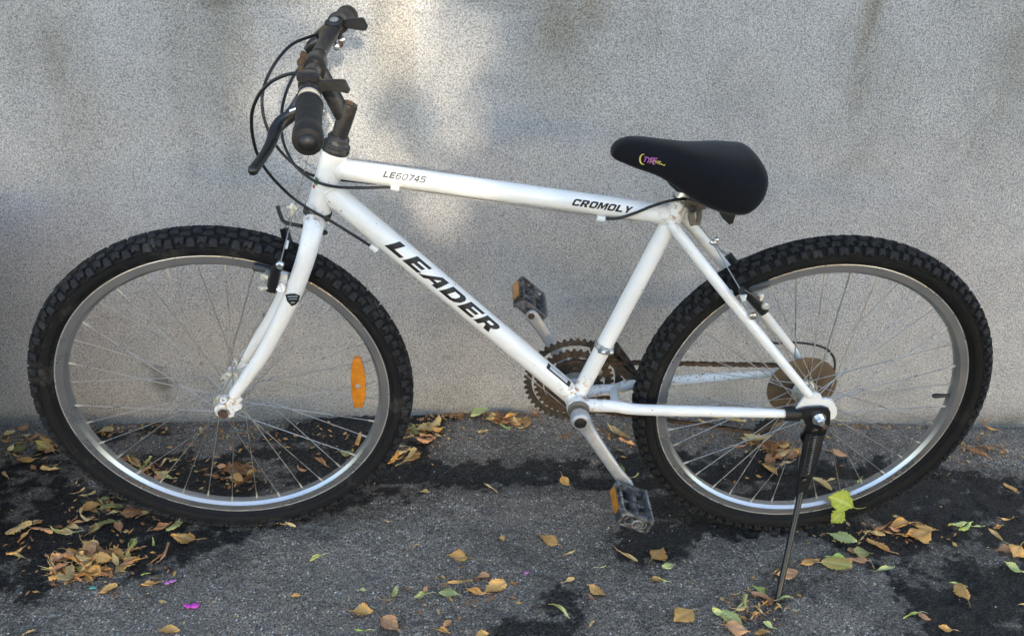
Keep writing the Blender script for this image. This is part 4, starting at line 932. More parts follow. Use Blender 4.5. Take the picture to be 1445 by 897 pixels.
# ---------------------------------------------------------------- cranks, rings, chain, pedals
CE = L(885, 684, -.082); CV = CE-(BB+np.array([0, -.082, 0]))
def crank(s):
    e = CE if s < 0 else L(749.5, 444, .098)
    yb = s*.060 if s < 0 else .066
    b = BB+np.array([0, yb, 0]); y1 = e[1]
    ts = np.array([-.09, -.07, -.03, 0, .06, .13, .25, .5, .75, .90, .97, 1.03, 1.06]); wd = [.006, .0125, .0165, .0175, .0170, .0140, .0122, .0112, .0108, .0118, .0125, .0100, .004]
    th = [.010, .0125, .013, .013, .0115, .0095, .0080, .0066, .0060, .0060, .0060, .0055, .004]
    if s > 0: th = [t*.8 for t in th]
    path = []
    for t in ts: p = b+(e-b)*np.clip(t, -.1, 1.1); path.append(np.array([b[0]+(e-b)[0]*t, yb+(y1-yb)*sstep(0, .8, t), b[2]+(e-b)[2]*t]))
    m = mb('crank_alloy'); m.sweep(path, wd, th, n=16, p=3.2); return m, b, e
m, b, e = crank(-1); ck = m.build('crank', bike, angle=45)
m = mb('black_plastic'); m.lathe([(.0108, 0), (.0112, .0012), (.0085, .0022), (.0015, .0026)], b+np.array([0, -.0135, 0]), (0, -1, 0), 26); m.build('crank_cap', ck)
m = mb('rust'); m.lathe([(.0055, 0), (.0055, .003), (.003, .0032)], e+np.array([0, .0062, 0]), (0, 1, 0), 12); m.build('pedal_thread', ck)
m, b2, e2 = crank(1); ck2 = m.build('crank', bike, angle=45)
m = mb('rust'); m.lathe([(.0062, 0), (.0062, .0016), (.0035, .0018)], e2+np.array([0, -.0050, 0]), (0, -1, 0), 12); m.build('pedal_thread', ck2)
m = mb('crank_alloy')                                        # five-arm spider
for k in range(5):
    a = math.radians(20+72*k); d = np.array([math.cos(a), 0, math.sin(a)]); c_ = BB+np.array([0, .052, 0])
    m.sweep([c_, c_+d*.045, c_+d*.066], [.012, .0095, .0105], .0028, n=10, p=4)
m.lathe([(.022, -.004), (.022, .004)], BB+np.array([0, .053, 0]), (0, 1, 0), 24); m.build('spider', ck2)
for R, T, rin, y, mt in ((.0925, 46, .0800, .0545, 'rust_grease'), (.0735, 36, .0590, .0475, 'rust'), (.0520, 24, .030, .0400, 'rust_grease')):
    m = mb(mt); gear(m, BB, R, T, rin, y, y+.0026, .0055); rg = m.build('chainring', ck2, angle=30)
    if R < .09:
        for k in range(5):
            a = math.radians(20+72*k); d = np.array([math.cos(a), 0, math.sin(a)]); m = mb('rust'); m.lathe([(.0048, 0), (.0052, .001), (.0052, .003), (.003, .004)], BB+d*(R-.0125)+np.array([0, y, 0]), (0, -1, 0), 10); m.build('chainring_bolt', ck2)
# chain: links strung along the loop, upper run from the middle ring to the sprockets
def chain_path():
    c1 = np.array([BB[0], BB[2]]); r1 = .0530; c2 = np.array([0, RT]); r2 = .036
    d = c2-c1; a0 = math.atan2(d[1], d[0]); off = math.asin((r1-r2)/np.hypot(*d)); up = a0+math.pi/2+ -off*-1
    A = c1+r1*np.array([math.cos(a0+math.pi/2-off), math.sin(a0+math.pi/2-off)]); B = c2+r2*np.array([math.cos(a0+math.pi/2-off), math.sin(a0+math.pi/2-off)])
    p = []
    for t in np.linspace(math.radians(265), a0+math.pi/2-off, 22): p.append((c1+r1*np.array([math.cos(t), math.sin(t)]), .0415))
    for t in np.linspace(0, 1, 30)[1:]: p.append((A+(B-A)*t, .0415+t*.0115))
    for t in np.linspace(a0+math.pi/2-off, math.radians(-60), 14)[1:]: p.append((c2+r2*np.array([math.cos(t), math.sin(t)]), .053))
    J1 = np.array([-.012, RT-.075]); J2 = np.array([-.045, RT-.115])
    e_ = p[-1][0]
    for t in np.linspace(0, 1, 5)[1:]: p.append((e_+(J1+np.array([.016, 0])-e_)*t, .053))
    for t in np.linspace(0, 1, 5)[1:]: p.append((J1+np.array([.016, 0])+(J2+np.array([-.012, -.012])-J1-np.array([.016, 0]))*t, .053))
    s_ = p[0][0]; e_ = p[-1][0]
    for t in np.linspace(0, 1, 22)[1:]: p.append((e_+(s_-e_)*t, .053-.0115*t))
    return [np.array([q[0], y, q[1]]) for q, y in p]
cpth = chain_path(); seglen = [0]
for a, b in zip(cpth[:-1], cpth[1:]): seglen.append(seglen[-1]+np.linalg.norm(b-a))
nlk = int(seglen[-1]/.0127); sp_ = np.linspace(0, seglen[-1], nlk+1)
cp_ = np.stack([np.interp(sp_, seglen, [q[k] for q in cpth]) for k in range(3)], 1)
m = mb('rust')
for i in range(nlk):
    a, b = cp_[i], cp_[i+1]; w = .0036 if i % 2 else .0022
    for s in (-1, 1):
        o = np.array([0, s*w, 0]); m.sweep([a+o-(b-a)*.25, a+o, (a+b)/2+o, b+o, b+o+(b-a)*.25], [.0022, .0042, .0030, .0042, .0022], .0006, n=6)
    m.cyl(a+np.array([0, -.0045, 0]), a+np.array([0, .0045, 0]), .0022, n=6)
tag(m.build('chain', bike, angle=40), kind='stuff')
# front derailleur
fd_ = empty('front_derailleur', bike)
sc0 = BB+sd*((L(857, 489, 0)-BB)@sd)
m = mb('bright_steel'); m.sweep([sc0-sd*.006, sc0+sd*.006], .0172, n=24); m.sweep([sc0+np.array([-.012, -.014, 0]), sc0+np.array([.0, -.0195, -.001]), sc0+np.array([.014, -.015, -.002])], .0055, .003, n=8, p=3)
m.ball(sc0+np.array([-.004, -.0205, 0]), .005); m.ball(sc0+np.array([.011, -.018, -.002]), .0045); m.build('clamp_band', fd_, angle=40)
for y in (.043, .060):
    m = mb('rust_grease'); pp = [(832,489),(838,484),(846,484),(856,490),(872,506),(886,521),(897,529),(897,538),(884,534),(868,520),(852,504),(842,500),(834,498)]
    dx = 0 if y < .05 else .006
    m.plate([(L(u, v, .05)[0]+dx, L(u, v, .05)[2]+dx*.3) for u, v in pp], y, y+.0018, .0005); m.build('cage_plate', fd_, angle=30)
m = mb('worn_black'); m.sweep([L(868, 487, .02), L(880, 502, .034), L(893, 520, .045)], [.007, .006, .005], .006, n=10, p=3); m.build('linkage_arm', fd_)
# rear derailleur, mostly behind the guard disc
rd = empty('rear_derailleur', bike)
m = mb('worn_black'); m.sweep([np.array([.010, .075, RT-.022]), np.array([-.004, .088, RT-.050]), np.array([-.016, .070, RT-.072])], [.010, .013, .010], .009, n=12, p=3); m.build('derailleur_body', rd)
m = mb('worn_black'); m.sweep([np.array([-.010, .0595, RT-.066]), np.array([-.030, .0595, RT-.092]), np.array([-.047, .0595, RT-.118])], [.009, .007, .009], .0012, n=8, p=3); m.build('derailleur_cage', rd)
for j in (np.array([-.012, 0, RT-.075]), np.array([-.045, 0, RT-.115])):
    m = mb('black_plastic'); gear(m, j, .0175, 10, .004, .0510, .0545, .005); m.build('jockey_wheel', rd, angle=30)
# pedals
simple('pedal_black', (.040, .039, .038), .6, .1, .4, 90, dirt=(.26, .25, .235), dirt_amt=.42, dscale=80, bump=.4)
def pedal(e, s, tilt, name='pedal'):
    pe = empty(name, bike); ct, st_ = math.cos(tilt), math.sin(tilt); F = np.array([-ct, 0, st_]); Uv = np.array([st_, 0, ct]); Y = np.array([0, s, 0.0])
    A = [F, Y, Uv]; c = e+Y*.056
    def pt(f, y, u): return e+F*f+Y*y+Uv*u
    m = mb('pedal_black'); m.sweep([pt(0, .004, 0), pt(0, .014, 0), pt(0, .016, 0), pt(0, .085, 0), pt(0, .092, 0)], [.0062, .0062, .0115, .0098, .0088], n=16)
    for f in (-1, 1): m.sweep([pt(0, .020, 0), pt(f*.022, .020, 0)], .0065, .0085, ref=tuple(Uv), n=10, p=4); m.sweep([pt(0, .082, 0), pt(f*.024, .082, 0)], .0065, .0085, ref=tuple(Uv), n=10, p=4); m.sweep([pt(0, .052, 0), pt(f*.024, .052, 0)], .004, .006, ref=tuple(Uv), n=8, p=4)
    for f in (-.013, .013): m.lathe([(.0095, 0), (.0095, .007), (.0070, .007), (.0070, 0)], pt(f, .089, 0), Y, 18, closed=True)
    m.build('pedal_body', pe, angle=40)
    for f in (-1, 1):
        m = mb('pedal_black' if f > 0 else 'pedal_dust'); vs = []; n = 22
        for k in range(n+1):       # serrated cage rail
            y = .012+.082*k/n; t = .0024*(1 if k % 2 else -1)
            for u, th_ in ((-.0135-t, 0), (.0135+t, 0), (.0135+t, .0035), (-.0135-t, .0035)): vs.append(pt(f*(.0275+th_), y, u))
        fs = []
        for k in range(n):
            for j in range(4): fs.append((4*k+j, 4*k+(j+1) % 4, 4*k+4+(j+1) % 4, 4*k+4+j))
        fs += [(3, 2, 1, 0), (4*n, 4*n+1, 4*n+2, 4*n+3)]; m.add(vs, fs); m.build('pedal_cage', pe, angle=25)
        m = mb('pedal_black'); m.box(pt(f*.0325, .053, 0), .0022, .031, .0105, A); m.build('reflector_frame', pe)
        m = mb('pedal_reflector'); m.box(pt(f*.0355, .053, 0), .0014, .0275, .0080, A); m.build('pedal_reflector', pe)
    m = mb('pedal_black'); m.sweep([pt(-.029, .0135, 0), pt(.029, .0135, 0)], .003, .0115, ref=tuple(Uv), n=10, p=5); m.build('end_plate', pe)
    m = mb('pedal_black')                      # outer end: an open frame round two bearing rings
    fr_ = [pt(f, .0945, u) for f, u in ((-.029, -.0125), (.029, -.0125), (.029, .0125), (-.029, .0125))]
    for k in range(4): m.sweep([fr_[k], fr_[(k+1) % 4]], .0030, .0026, n=8, p=4)
    m.sweep([pt(0, .0945, -.0125), pt(0, .0945, .0125)], .0030, .0026, n=8, p=4)
    m.build('end_frame', pe)
    m = mb('pedal_dust'); m.lathe([(.0110, 0), (.0112, .002), (.0085, .0035), (.0080, .0005)], pt(-.004, .0955, -.001), Y, 20); m.build('bearing_cap', pe)
    return pe
pedal(CE, -1, math.radians(24)); pedal(e2, 1, math.radians(40))

# ---------------------------------------------------------------- kickstand
ks = empty('kickstand', bike)
m = mb('black_paint'); yk = -.0765
pp = [(1125,578),(1140,574.5),(1160,573.5),(1169,575.5),(1172.5,582),(1172,596),(1167,608),(1162,622),(1155,630),(1146,634),(1138,630),(1131,622),(1129,616),(1134,610),(1138,602),(1134,592),(1126,590)]
m.plate([(L(u, v, yk)[0], L(u, v, yk)[2]) for u, v in pp], yk, yk+.0045, .0012); m.build('kickstand_plate', ks, angle=30)
m = mb('black_plastic'); q = chainstay(-1); q = q[-7:]; k0 = np.array(q[2]); m.sweep([L(1107, 583.5, -.066), L(1128, 583.5, -.068)], .0125, .0120, n=16, p=2.6); m.build('stay_sleeve', ks)
m = mb('bright_steel'); c_ = L(1155, 591, -.078); c_ = L(1155.5, 590.5, -.0768); m.lathe([(.0120, 0), (.0125, .0012), (.0125, .002)], c_, (0, -1, 0), 22); m.lathe([(.0085, 0), (.0085, .0075), (.0072, .009)], c_+np.array([0, -.002, 0]), (0, -1, 0), 6); m.lathe([(.0048, 0), (.0048, .006)], c_+np.array([0, -.010, 0]), (0, -1, 0), 12); m.build('axle_nut', ks, angle=25)
m = mb('black_paint'); K = smooth([L(1150, 612, -.083), L(1146, 630, -.086), L(1140, 655, -.090), L(1134, 678, -.095), L(1128, 699, -.099)], 4)
m.sweep(K, lerpl([.0165, .0175, .0155, .0135, .0090], len(K)), lerpl([.006, .0075, .008, .008, .007], len(K)), n=14, p=3.2); m.build('kickstand_arm', ks, angle=45)
for p_ in (L(1149, 607, -.090), L(1134, 677, -.104)): m = mb('black_paint'); m.lathe([(.0045, 0), (.006, .001), (.006, .004), (.004, .005)], p_, (0, -1, 0), 14); m.build('pivot_rivet', ks)
m = mb('spring_steel'); a, b = L(1147.5, 613, -.098), L(1137, 668, -.107); hx = []; nt_ = 16; dz = (b-a)/np.linalg.norm(b-a); s1v = np.cross(dz, [0, 1, 0]); s1v /= np.linalg.norm(s1v); s2v = np.cross(dz, s1v)
for k in range(nt_*8+1):
    t = k/(nt_*8); an = 2*math.pi*nt_*t; hx.append(a+(b-a)*t+(s1v*math.cos(an)+s2v*math.sin(an))*.0062)
m.sweep(hx, .00120, n=5); m.build('spring', ks, angle=60)
FOOT = tolocal(onground(1097, 846, .004)); m = mb('black_paint'); kt = L(1131, 690, -.098); kb = FOOT
m.sweep([kt, kt*.25+kb*.75, kt*.06+kb*.94, kb], [.0056, .0056, .0054, .0050], n=12); m.ball(kb, .0056); m.build('kickstand_leg', ks)

# ================================================================== fallen leaves, petals, litter
COLN = dict(orange='dry orange brown', tan='pale tan', brown='dark brown', pink='reddish brown', olive='olive green', green='fresh green', pale='pale green', yellow='bright yellow green', half='half orange half green')
def leaf_mesh(kind, ln, col, r):
    nx, ny = (16, 8) if kind != 'strip' else (14, 4)
    wid = ln*{'flat': r.uniform(.26, .36), 'curl': r.uniform(.22, .32), 'strip': r.uniform(.06, .10), 'round': r.uniform(.36, .43)}[kind]
    ph = r.uniform(0, 6); sk = r.uniform(-.2, .2); pa = r.uniform(.62, .95); pb = r.uniform(.70, 1.0); jag = r.uniform(.04, .11); crm = ln*{'flat': .016, 'curl': .024, 'strip': .012, 'round': .010}[kind]
    broken = r.uniform(.72, .9) if r.random() < .35 else 1.0
    fold = {'flat': r.uniform(-.4, .9), 'curl': r.uniform(1.2, 2.6)*r.choice((1, 1, -1)), 'strip': r.uniform(.5, 1.8), 'round': r.uniform(-.1, .3)}[kind]
    bend = {'flat': r.uniform(-.4, .8), 'curl': r.uniform(-.6, 2.0), 'strip': r.uniform(-1.5, 3.0), 'round': r.uniform(-.2, .6)}[kind]
    tw = {'flat': r.uniform(-.4, .4), 'curl': r.uniform(-1.2, 1.2), 'strip': r.uniform(-2.2, 2.2), 'round': r.uniform(-.2, .2)}[kind]
    wav = {'flat': .075, 'curl': .10, 'strip': .06, 'round': .055}[kind]*ln; side = r.uniform(-.5, .5)*(1.6 if kind == 'strip' else .6)
    vs = []; vein = []
    X = 0.0; Z = 0.0; Yc = 0.0
    for i in range(nx):
        t = i/(nx-1); an = bend*(t-.35); ds = ln/(nx-1)
        if i: X += ds*math.cos(an)*math.cos(side*(t-.3)); Z += ds*math.sin(an)*.8; Yc += ds*math.sin(side*(t-.3))
        w = wid*max(math.sin(math.pi*min(max(t*broken, .0)**pa, 1.0))**pb, .015)
        for j in range(ny+1):
            q = -1+2*j/ny; edge = abs(q) > .99
            ww = w*(1+jag*math.sin(ph+i*1.9+(3 if q > 0 else 0))+((jag*1.5 if i % 2 else -jag) if edge else 0))*(1+sk*(1 if q > 0 else -1))
            a = fold*q*(.4+.6*min(1, w/wid)); R = ww
            if abs(fold) > .02: yy = R*math.sin(a)/fold; zz = R*(1-math.cos(a))/fold
            else: yy = R*q; zz = 0
            zz += wav*math.sin(ph+5.2*t+2.1*q)*abs(q) + crm*r.uniform(-1, 1) - (.02*ln if abs(q) < .01 else 0)
            ta = tw*(t-.4); yy, zz = yy*math.cos(ta)-zz*math.sin(ta), yy*math.sin(ta)+zz*math.cos(ta)
            vs.append((X-math.sin(an)*zz, Yc+yy, Z+math.cos(an)*zz))
            vein.append(.8 if j == ny//2 else (.30 if (i-abs(j-ny//2)) % 3 == 0 else 0))
    fs = [(i*(ny+1)+j, i*(ny+1)+j+1, (i+1)*(ny+1)+j+1, (i+1)*(ny+1)+j) for i in range(nx-1) for j in range(ny)]
    n0 = len(vs); c0 = np.array(vs[ny//2]); sl = ln*r.uniform(.12, .42); sa = r.uniform(-.6, .6)      # stalk
    for k in range(4):
        t = k/3; p = c0+np.array([-sl*t, sl*t*t*math.sin(sa), sl*.12*math.sin(t*3)]); rr = .0008-.0003*t
        vs += [tuple(p+np.array([0, rr, 0])), tuple(p+np.array([0, -rr*.5, rr])), tuple(p+np.array([0, -rr*.5, -rr]))]; vein += [1]*3
    for k in range(3):
        for j in range(3): fs.append((n0+k*3+j, n0+k*3+(j+1) % 3, n0+k*3+3+(j+1) % 3, n0+k*3+3+j))
    V = np.array(vs); V -= (V[:nx*(ny+1)].min(0)+V[:nx*(ny+1)].max(0))/2
    me = bpy.data.meshes.new('fallen_leaf'); me.from_pydata(V.tolist(), [], fs); attr(me, 'vein', vein); me.materials.append(MAT['leaf_'+col])
    me.polygons.foreach_set('use_smooth', [True]*len(fs)); me.update()
    return me, V
KW = {'flat': '', 'round': 'broad ', 'curl': 'curled ', 'strip': 'thin twisted '}
def zone(u, v):
    if u < 330 and v > 690 - (12 if u < 120 else 0): return 'in the heap beside the front tyre' if u < 200 and 765 < v < 840 else ('on the dark wet patch beside the front tyre' if v < 800 else 'on the bare asphalt below the leaf heap')
    if u < 95: return 'at the foot of the wall before the front wheel'
    if u < 545 and v < 700: return 'seen through the front wheel'
    if u < 640 and v < 720: return 'in the clump behind the front tyre'
    if u < 770 and v < 620: return 'at the foot of the wall by the chainrings'
    if u < 930 and v < 740: return 'near the low pedal and crank'
    if 900 < u < 1240 and v < 700: return 'seen through the rear wheel'
    if v < 700: return 'by the wall behind the rear tyre'
    if u < 760: return 'on the open asphalt between the wheels'
    if u < 1010: return 'on the asphalt below the low pedal'
    if u < 1130: return 'around the foot of the kickstand'
    if u < 1275: return 'in the scatter below the rear tyre'
    return 'on the dark wet asphalt by the rear wheel'
def place_leaf(u, v, px, kind, col, r, rz=None, lift=0.0, tilt=.16, label=None, group=None):
    p = onground(u, v); p[2] = float(gh(np.array(p[0]), np.array(p[1])))+.004+lift; p2 = onground(u, v, p[2])
    sc = np.linalg.norm(onground(u+10, v)-onground(u, v))/10
    me, V = leaf_mesh(kind, px*sc*.95, col, r)
    R = Matrix.Rotation(r.gauss(0, .65)+r.choice((0, math.pi)) if rz is None else rz, 3, 'Z') @ Matrix.Rotation(r.uniform(-tilt, tilt), 3, 'X') @ Matrix.Rotation(r.uniform(-tilt, tilt), 3, 'Y')
    zmin = (V @ np.array(R).T)[:, 2].min()
    o = link('fallen_leaf', me); o.matrix_world = Matrix.Translation((p2[0], p2[1], p2[2]-max(zmin, -.03)-.0015)) @ R.to_4x4()
    lb = label or f'{COLN[col]} {KW[kind]}leaf lying {zone(u, v)}'
    tag(o, lb, 'leaf', group or f'{COLN[col]} {KW[kind]}leaves {zone(u, v)}'); return o
LEAVES = [  # u, v, length in photo pixels, kind, colour
 (37,650,26,'flat','orange'),(62,631,36,'flat','half'),(26,635,24,'flat','olive'),(49,616,16,'flat','pink'),(71,663,26,'curl','tan'),(8,671,18,'curl','tan'),(80,656,18,'strip','tan'),(16,612,20,'strip','brown'),(34,606,22,'curl','brown'),(12,641,26,'strip','olive'),(48,660,14,'flat','brown'),
 (147,609,28,'flat','tan'),(188,654,34,'curl','tan'),(176,650,26,'curl','brown'),(206,657,28,'curl','olive'),(229,669,26,'curl','tan'),(238,674,18,'curl','pale'),(222,676,20,'flat','pink'),(201,667,24,'flat','orange'),(233,588,14,'flat','orange'),(175,594,14,'strip','pink'),(269,628,14,'flat','pink'),(188,637,16,'strip','orange'),(240,648,22,'strip','tan'),
 (338,668,34,'curl','brown'),(327,662,30,'curl','brown'),(350,676,28,'curl','brown'),(345,660,26,'strip','tan'),(332,680,20,'curl','orange'),(300,672,24,'strip','brown'),(288,662,18,'strip','brown'),
 (130,716,32,'flat','orange'),(158,718,30,'curl','olive'),(188,725,32,'flat','brown'),(121,733,22,'curl','tan'),(141,706,20,'strip','pale'),(150,704,18,'flat','olive'),(112,694,22,'strip','tan'),(133,750,30,'curl','tan'),(172,702,22,'curl','tan'),(150,738,24,'flat','olive'),(168,744,24,'flat','pink'),
 (28,748,34,'curl','tan'),(62,750,34,'curl','pink'),(92,752,40,'strip','pale'),(104,745,22,'curl','tan'),(30,787,34,'strip','tan'),(22,782,22,'curl','orange'),(45,762,22,'strip','pink'),
 (188,770,34,'curl','pale'),(217,767,18,'curl','green'),(248,742,30,'flat','pale'),(231,744,30,'curl','brown'),(259,761,34,'flat','orange'),(233,778,34,'strip','pink'),(222,788,24,'strip','brown'),
 (154,830,24,'flat','orange'),(212,825,26,'curl','orange'),(204,810,12,'curl','green'),(39,892,16,'curl','tan'),(239,890,30,'flat','orange'),
 (676,582,30,'flat','pale'),(649,585,14,'flat','pink'),(600,607,30,'flat','tan'),(588,612,28,'curl','olive'),(612,600,26,'curl','tan'),(616,608,22,'curl','orange'),(580,606,26,'strip','tan'),(602,626,28,'curl','pink'),(584,646,26,'flat','orange'),(563,642,32,'curl','tan'),(552,650,28,'curl','orange'),(570,652,30,'strip','tan'),(545,654,24,'curl','brown'),(560,632,24,'strip','tan'),(575,634,20,'strip','orange'),
 (704,594,22,'flat','pink'),(717,590,22,'curl','orange'),(696,590,22,'curl','tan'),(712,603,20,'curl','green'),(726,597,22,'flat','pink'),(742,594,26,'flat','orange'),(720,582,20,'strip','olive'),(757,581,14,'flat','pink'),(681,609,18,'curl','tan'),(736,604,16,'curl','tan'),
 (599,693,15,'curl','tan'),(694,691,24,'strip','tan'),(548,735,12,'strip','tan'),(398,742,40,'strip','tan'),(446,787,24,'curl','pale'),(452,652,26,'curl','pink'),(490,641,26,'curl','olive'),(506,624,22,'curl','orange'),(428,663,22,'strip','pink'),
 (646,787,32,'flat','orange'),(709,759,16,'flat','orange'),(649,821,38,'strip','orange'),(681,812,20,'flat','pink'),(697,830,36,'flat','orange'),(670,836,26,'curl','orange'),(632,836,24,'flat','pale'),(593,840,24,'curl','pale'),(556,838,24,'curl','pale'),(418,840,18,'curl','orange'),(510,864,36,'flat','orange'),(551,883,38,'flat','pink'),(631,879,18,'flat','pink'),(625,890,22,'curl','orange'),(510,889,24,'strip','green'),(679,896,24,'flat','orange'),(512,832,12,'flat','pale'),(541,845,22,'strip','tan'),
 (874,614,34,'curl','tan'),(884,625,26,'curl','pink'),(866,606,24,'strip','tan'),(795,616,14,'curl','brown'),(878,660,24,'strip','green'),(891,673,26,'strip','pale'),(797,680,24,'flat','orange'),
 (772,761,30,'flat','orange'),(801,782,28,'strip','tan'),(848,800,18,'strip','pale'),(885,786,36,'strip','tan'),(930,782,36,'round','orange'),(942,798,20,'flat','pale'),(924,817,18,'flat','orange'),(936,818,16,'strip','green'),(842,834,28,'flat','orange'),(834,842,14,'flat','pink'),(788,861,36,'strip','pale'),(964,870,36,'round','orange'),(803,819,16,'curl','tan'),(835,879,14,'curl','tan'),
 (1039,838,18,'strip','tan'),(1018,868,34,'curl','pale'),(1032,874,30,'flat','pale'),(1051,853,26,'curl','olive'),(1043,858,22,'curl','pale'),(1039,889,36,'flat','pink'),(1073,842,30,'flat','pink'),(1071,831,22,'flat','green'),(1076,893,22,'flat','orange'),(1108,845,30,'strip','pale'),(1084,881,18,'flat','pale'),(1088,848,20,'curl','brown'),
 (1002,592,50,'strip','orange'),(1030,594,40,'strip','tan'),(1066,622,40,'curl','tan'),(1078,632,36,'curl','brown'),(1060,614,30,'strip','tan'),(1091,637,32,'curl','orange'),(1098,646,28,'curl','brown'),(1086,663,30,'flat','orange'),(1127,637,28,'curl','orange'),(1112,645,30,'curl','brown'),(1106,655,26,'strip','tan'),(1183,639,26,'flat','pink'),(1161,682,32,'flat','tan'),(1174,676,24,'strip','tan'),(1213,682,18,'flat','green'),(1187,594,18,'curl','tan'),(1180,588,14,'curl','orange'),(1065,590,24,'strip','orange'),
 (1189,761,38,'round','pale'),(1142,793,30,'flat','orange'),(1180,796,42,'round','half'),(1186,789,26,'flat','green'),(1202,776,22,'flat','pink'),(1216,779,26,'flat','olive'),(1238,770,30,'flat','orange'),(1210,790,24,'flat','pink'),(1249,802,34,'strip','pale'),(1232,798,18,'strip','tan'),(1110,810,32,'flat','pink'),(1096,805,22,'strip','orange'),
 (1294,757,44,'flat','orange'),(1305,746,24,'round','orange'),(1268,744,36,'curl','orange'),(1241,748,30,'curl','brown'),(1258,752,26,'strip','orange'),(1228,752,26,'strip','tan'),
 (1350,742,30,'curl','pale'),(1360,748,26,'curl','green'),(1382,742,18,'strip','pale'),(1420,733,24,'strip','orange'),(1408,745,20,'curl','orange'),(1404,756,24,'curl','tan'),(1416,776,24,'flat','pink'),(1433,780,32,'flat','orange'),(1429,802,28,'flat','pale'),(1425,688,20,'flat','orange'),(1356,836,32,'flat','orange'),(1350,823,22,'strip','green'),(1285,868,28,'strip','green'),(1303,870,22,'flat','pink'),(1335,887,22,'flat','orange'),(1395,604,30,'strip','orange'),(1378,640,22,'curl','brown'),(1390,632,18,'curl','brown'),(1270,655,16,'curl','brown'),(1442,853,20,'strip','tan'),(1415,640,16,'curl','brown'),
]
rl = random.Random(21)
same = {}
for row in LEAVES: same.setdefault((row[3], row[4], zone(row[0], row[1])), []).append(row)
for row in LEAVES:
    u, v, px, kind, col = row; grp = sorted(same[kind, col, zone(u, v)], key=lambda q_: (q_[2], q_[0])); n_, k_ = len(grp), grp.index(row)
    sz = '' if n_ == 1 else ('larger ' if k_ == n_-1 else 'smaller ') if n_ == 2 else ('largest ' if k_ == n_-1 else 'smallest ' if k_ == 0 else 'middle sized ')
    px = px*(1 if n_ == 1 else .9+.2*k_/(n_-1))
    place_leaf(u, v, px, kind, col, rl, lift=.002 if px > 20 else 0, label=f'{sz}{COLN[col]} {KW[kind]}leaf lying {zone(u, v)}')
DRIFT = [(55,630,45,18,14),(205,660,45,12,12),(335,668,26,10,8),(595,612,26,12,8),(562,645,22,8,6),(712,592,26,7,8),(1075,630,36,16,12),(1105,650,26,9,6),(165,712,50,16,10),(60,750,50,22,8),(1050,860,26,14,6),(1255,750,40,8,5)]
for u0, v0, su, sv, n_ in DRIFT:
    for k in range(n_):
        u, v = max(u0+rl.uniform(-1, 1)*su, 2), v0+rl.uniform(-1, 1)*sv; col = rl.choice(('orange', 'tan', 'brown', 'pink', 'orange', 'tan')); kind = rl.choice(('curl', 'strip', 'curl', 'flat'))
        lb_ = f"little {COLN[col].replace('dry ', '').replace(' brown', '') if col == 'orange' else COLN[col]} {KW[kind].replace('thin ', '')}leaf {zone(u, v)}"
        place_leaf(u, v, rl.uniform(12, 24), kind, col, rl, lift=.004*rl.random(), tilt=.4, label=lb_, group=lb_.replace('leaf', 'leaves', 1))
for k in range(78):                       # the heap of curled leaves beside the front tyre
    a = rl.uniform(0, 6.28); q = math.sqrt(rl.random()); u = 128+58*q*math.cos(a)+22*math.sin(a)*-q; v = 797+24*q*math.sin(a)
    col = rl.choice(('orange', 'orange', 'orange', 'tan', 'tan', 'brown', 'pink', 'olive' if k % 3 == 0 else 'tan')); kind = rl.choice(('curl', 'curl', 'flat', 'strip'))
    place_leaf(u, v, rl.uniform(20, 36), kind, col, rl, lift=.020*(1-q)*rl.random(), tilt=.55)
def facing_leaf(u, v, px, y, roll, col, label):
    p = L(u, v, y); pw = BM @ p + BO; me, V = leaf_mesh('round', px/800, col, random.Random(int(u)))
    n = CAM_POS-pw; n = n/np.linalg.norm(n)+np.array([.1, -.25, .15]); n /= np.linalg.norm(n)
    xa = np.array([math.cos(roll), 0, math.sin(roll)]); xa -= n*(xa@n); xa /= np.linalg.norm(xa); ya = np.cross(n, xa)
    o = link('fallen_leaf', me); o.matrix_world = Matrix([[xa[0], ya[0], n[0], pw[0]], [xa[1], ya[1], n[1], pw[1]], [xa[2], ya[2], n[2], pw[2]], [0, 0, 0, 1]])
    tag(o, label, 'leaf')
facing_leaf(1187, 706, 42, -.036, math.radians(150), 'yellow', 'bright yellow green leaf clinging to the rear rim above the tyre')
facing_leaf(1182, 729, 30, -.040, math.radians(235), 'yellow', 'small bright yellow leaf hanging over the rear tyre sidewall')
def petal(u, v, blobs, mat, label):
    p = onground(u, v); m = mb(mat); z = float(gh(np.array(p[0]), np.array(p[1])))
    for dx, dy, r in blobs: m.ball((dx, dy, r*.35), r, (1, .9, .38), 10)
    o = m.build('petal', None, Matrix.Translation((p[0], p[1], z+.003)), angle=60); tag(o, label, 'petal')
petal(272, 857, [(.005, 0, .0075), (-.006, -.001, .0055), (-.012, .002, .0042)], 'petal_magenta', 'bright magenta petal on the bare asphalt below the front wheel')
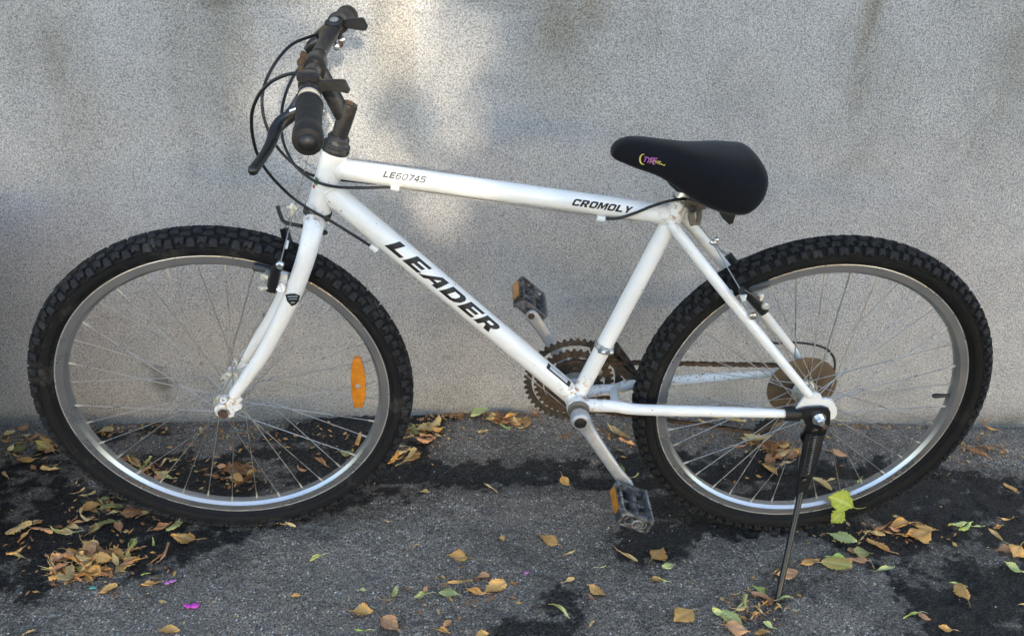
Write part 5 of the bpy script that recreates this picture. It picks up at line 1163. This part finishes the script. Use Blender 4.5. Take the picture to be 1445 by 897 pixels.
petal(240, 823, [(-.004, -.002, .0050), (.003, .002, .0048), (.008, .004, .0032)], 'petal_pink', 'paler pink petal lying near the leaf heap')
petal(742, 811, [(0, 0, .0040), (.003, .002, .003)], 'petal_pink', 'tiny pink petal alone on the asphalt left of the low pedal')
petal(130, 830, [(0, 0, .0045), (.005, 0, .0035)], 'bit_teal', 'tiny teal scrap at the edge of the leaf heap')
# crumbs of leaf, twigs and grit gathered along the foot of the wall and in the leaf drifts
def litter(name, spots, n, mats, label, size=(.002, .008)):
    m = MB(); r = random.Random(5)
    for k in range(n):
        u0, v0, su, sv = r.choice(spots); u = r.gauss(u0, su); v = r.gauss(v0, sv); p = onground(u, v)
        if p[1] > -.003: p[1] = -.003-r.random()*.02
        z = float(gh(np.array(p[0]), np.array(p[1])))+.002; m.mat(r.choice(mats)); a = r.uniform(0, 6.28); l = r.uniform(*size); w = l*r.uniform(.15, .7)
        d = np.array([math.cos(a), math.sin(a), r.uniform(-.25, .35)])*l; e = np.array([-math.sin(a), math.cos(a), r.uniform(-.3, .3)])*w; c = np.array([p[0], p[1], z+.0015])
        m.add([c-d, c+e*.8+np.array([0, 0, .0012]), c+d, c-e], [(0, 1, 2, 3)])
    o = m.build(name, None, None, angle=60); tag(o, label, 'litter', kind='stuff')
litter('leaf_litter', [(40,612,40,8),(150,600,40,5),(260,600,60,8),(330,672,30,14),(200,660,40,12),(640,590,22,6),(600,615,26,12),(710,592,26,8),(870,615,30,12),(1060,610,50,16),(1090,640,40,16),(1200,594,50,4),(1390,632,25,14),(130,795,70,26),(150,720,50,16),(1250,755,50,10),(1060,860,30,14),(640,830,60,20),(400,620,60,14)], 1500, ['leaf_brown', 'leaf_brown', 'leaf_tan', 'leaf_orange', 'leaf_pink'], 'crumbs of dry leaf gathered along the foot of the wall')
litter('grit', [(300,850,220,40),(700,770,220,70),(1150,800,200,60),(650,640,120,18),(1380,650,60,20),(900,720,160,40)], 1300, ['decal_silver', 'pedal_dust', 'leaf_tan', 'pedal_dust'], 'loose pale grit scattered over the asphalt', (.0008, .0028))
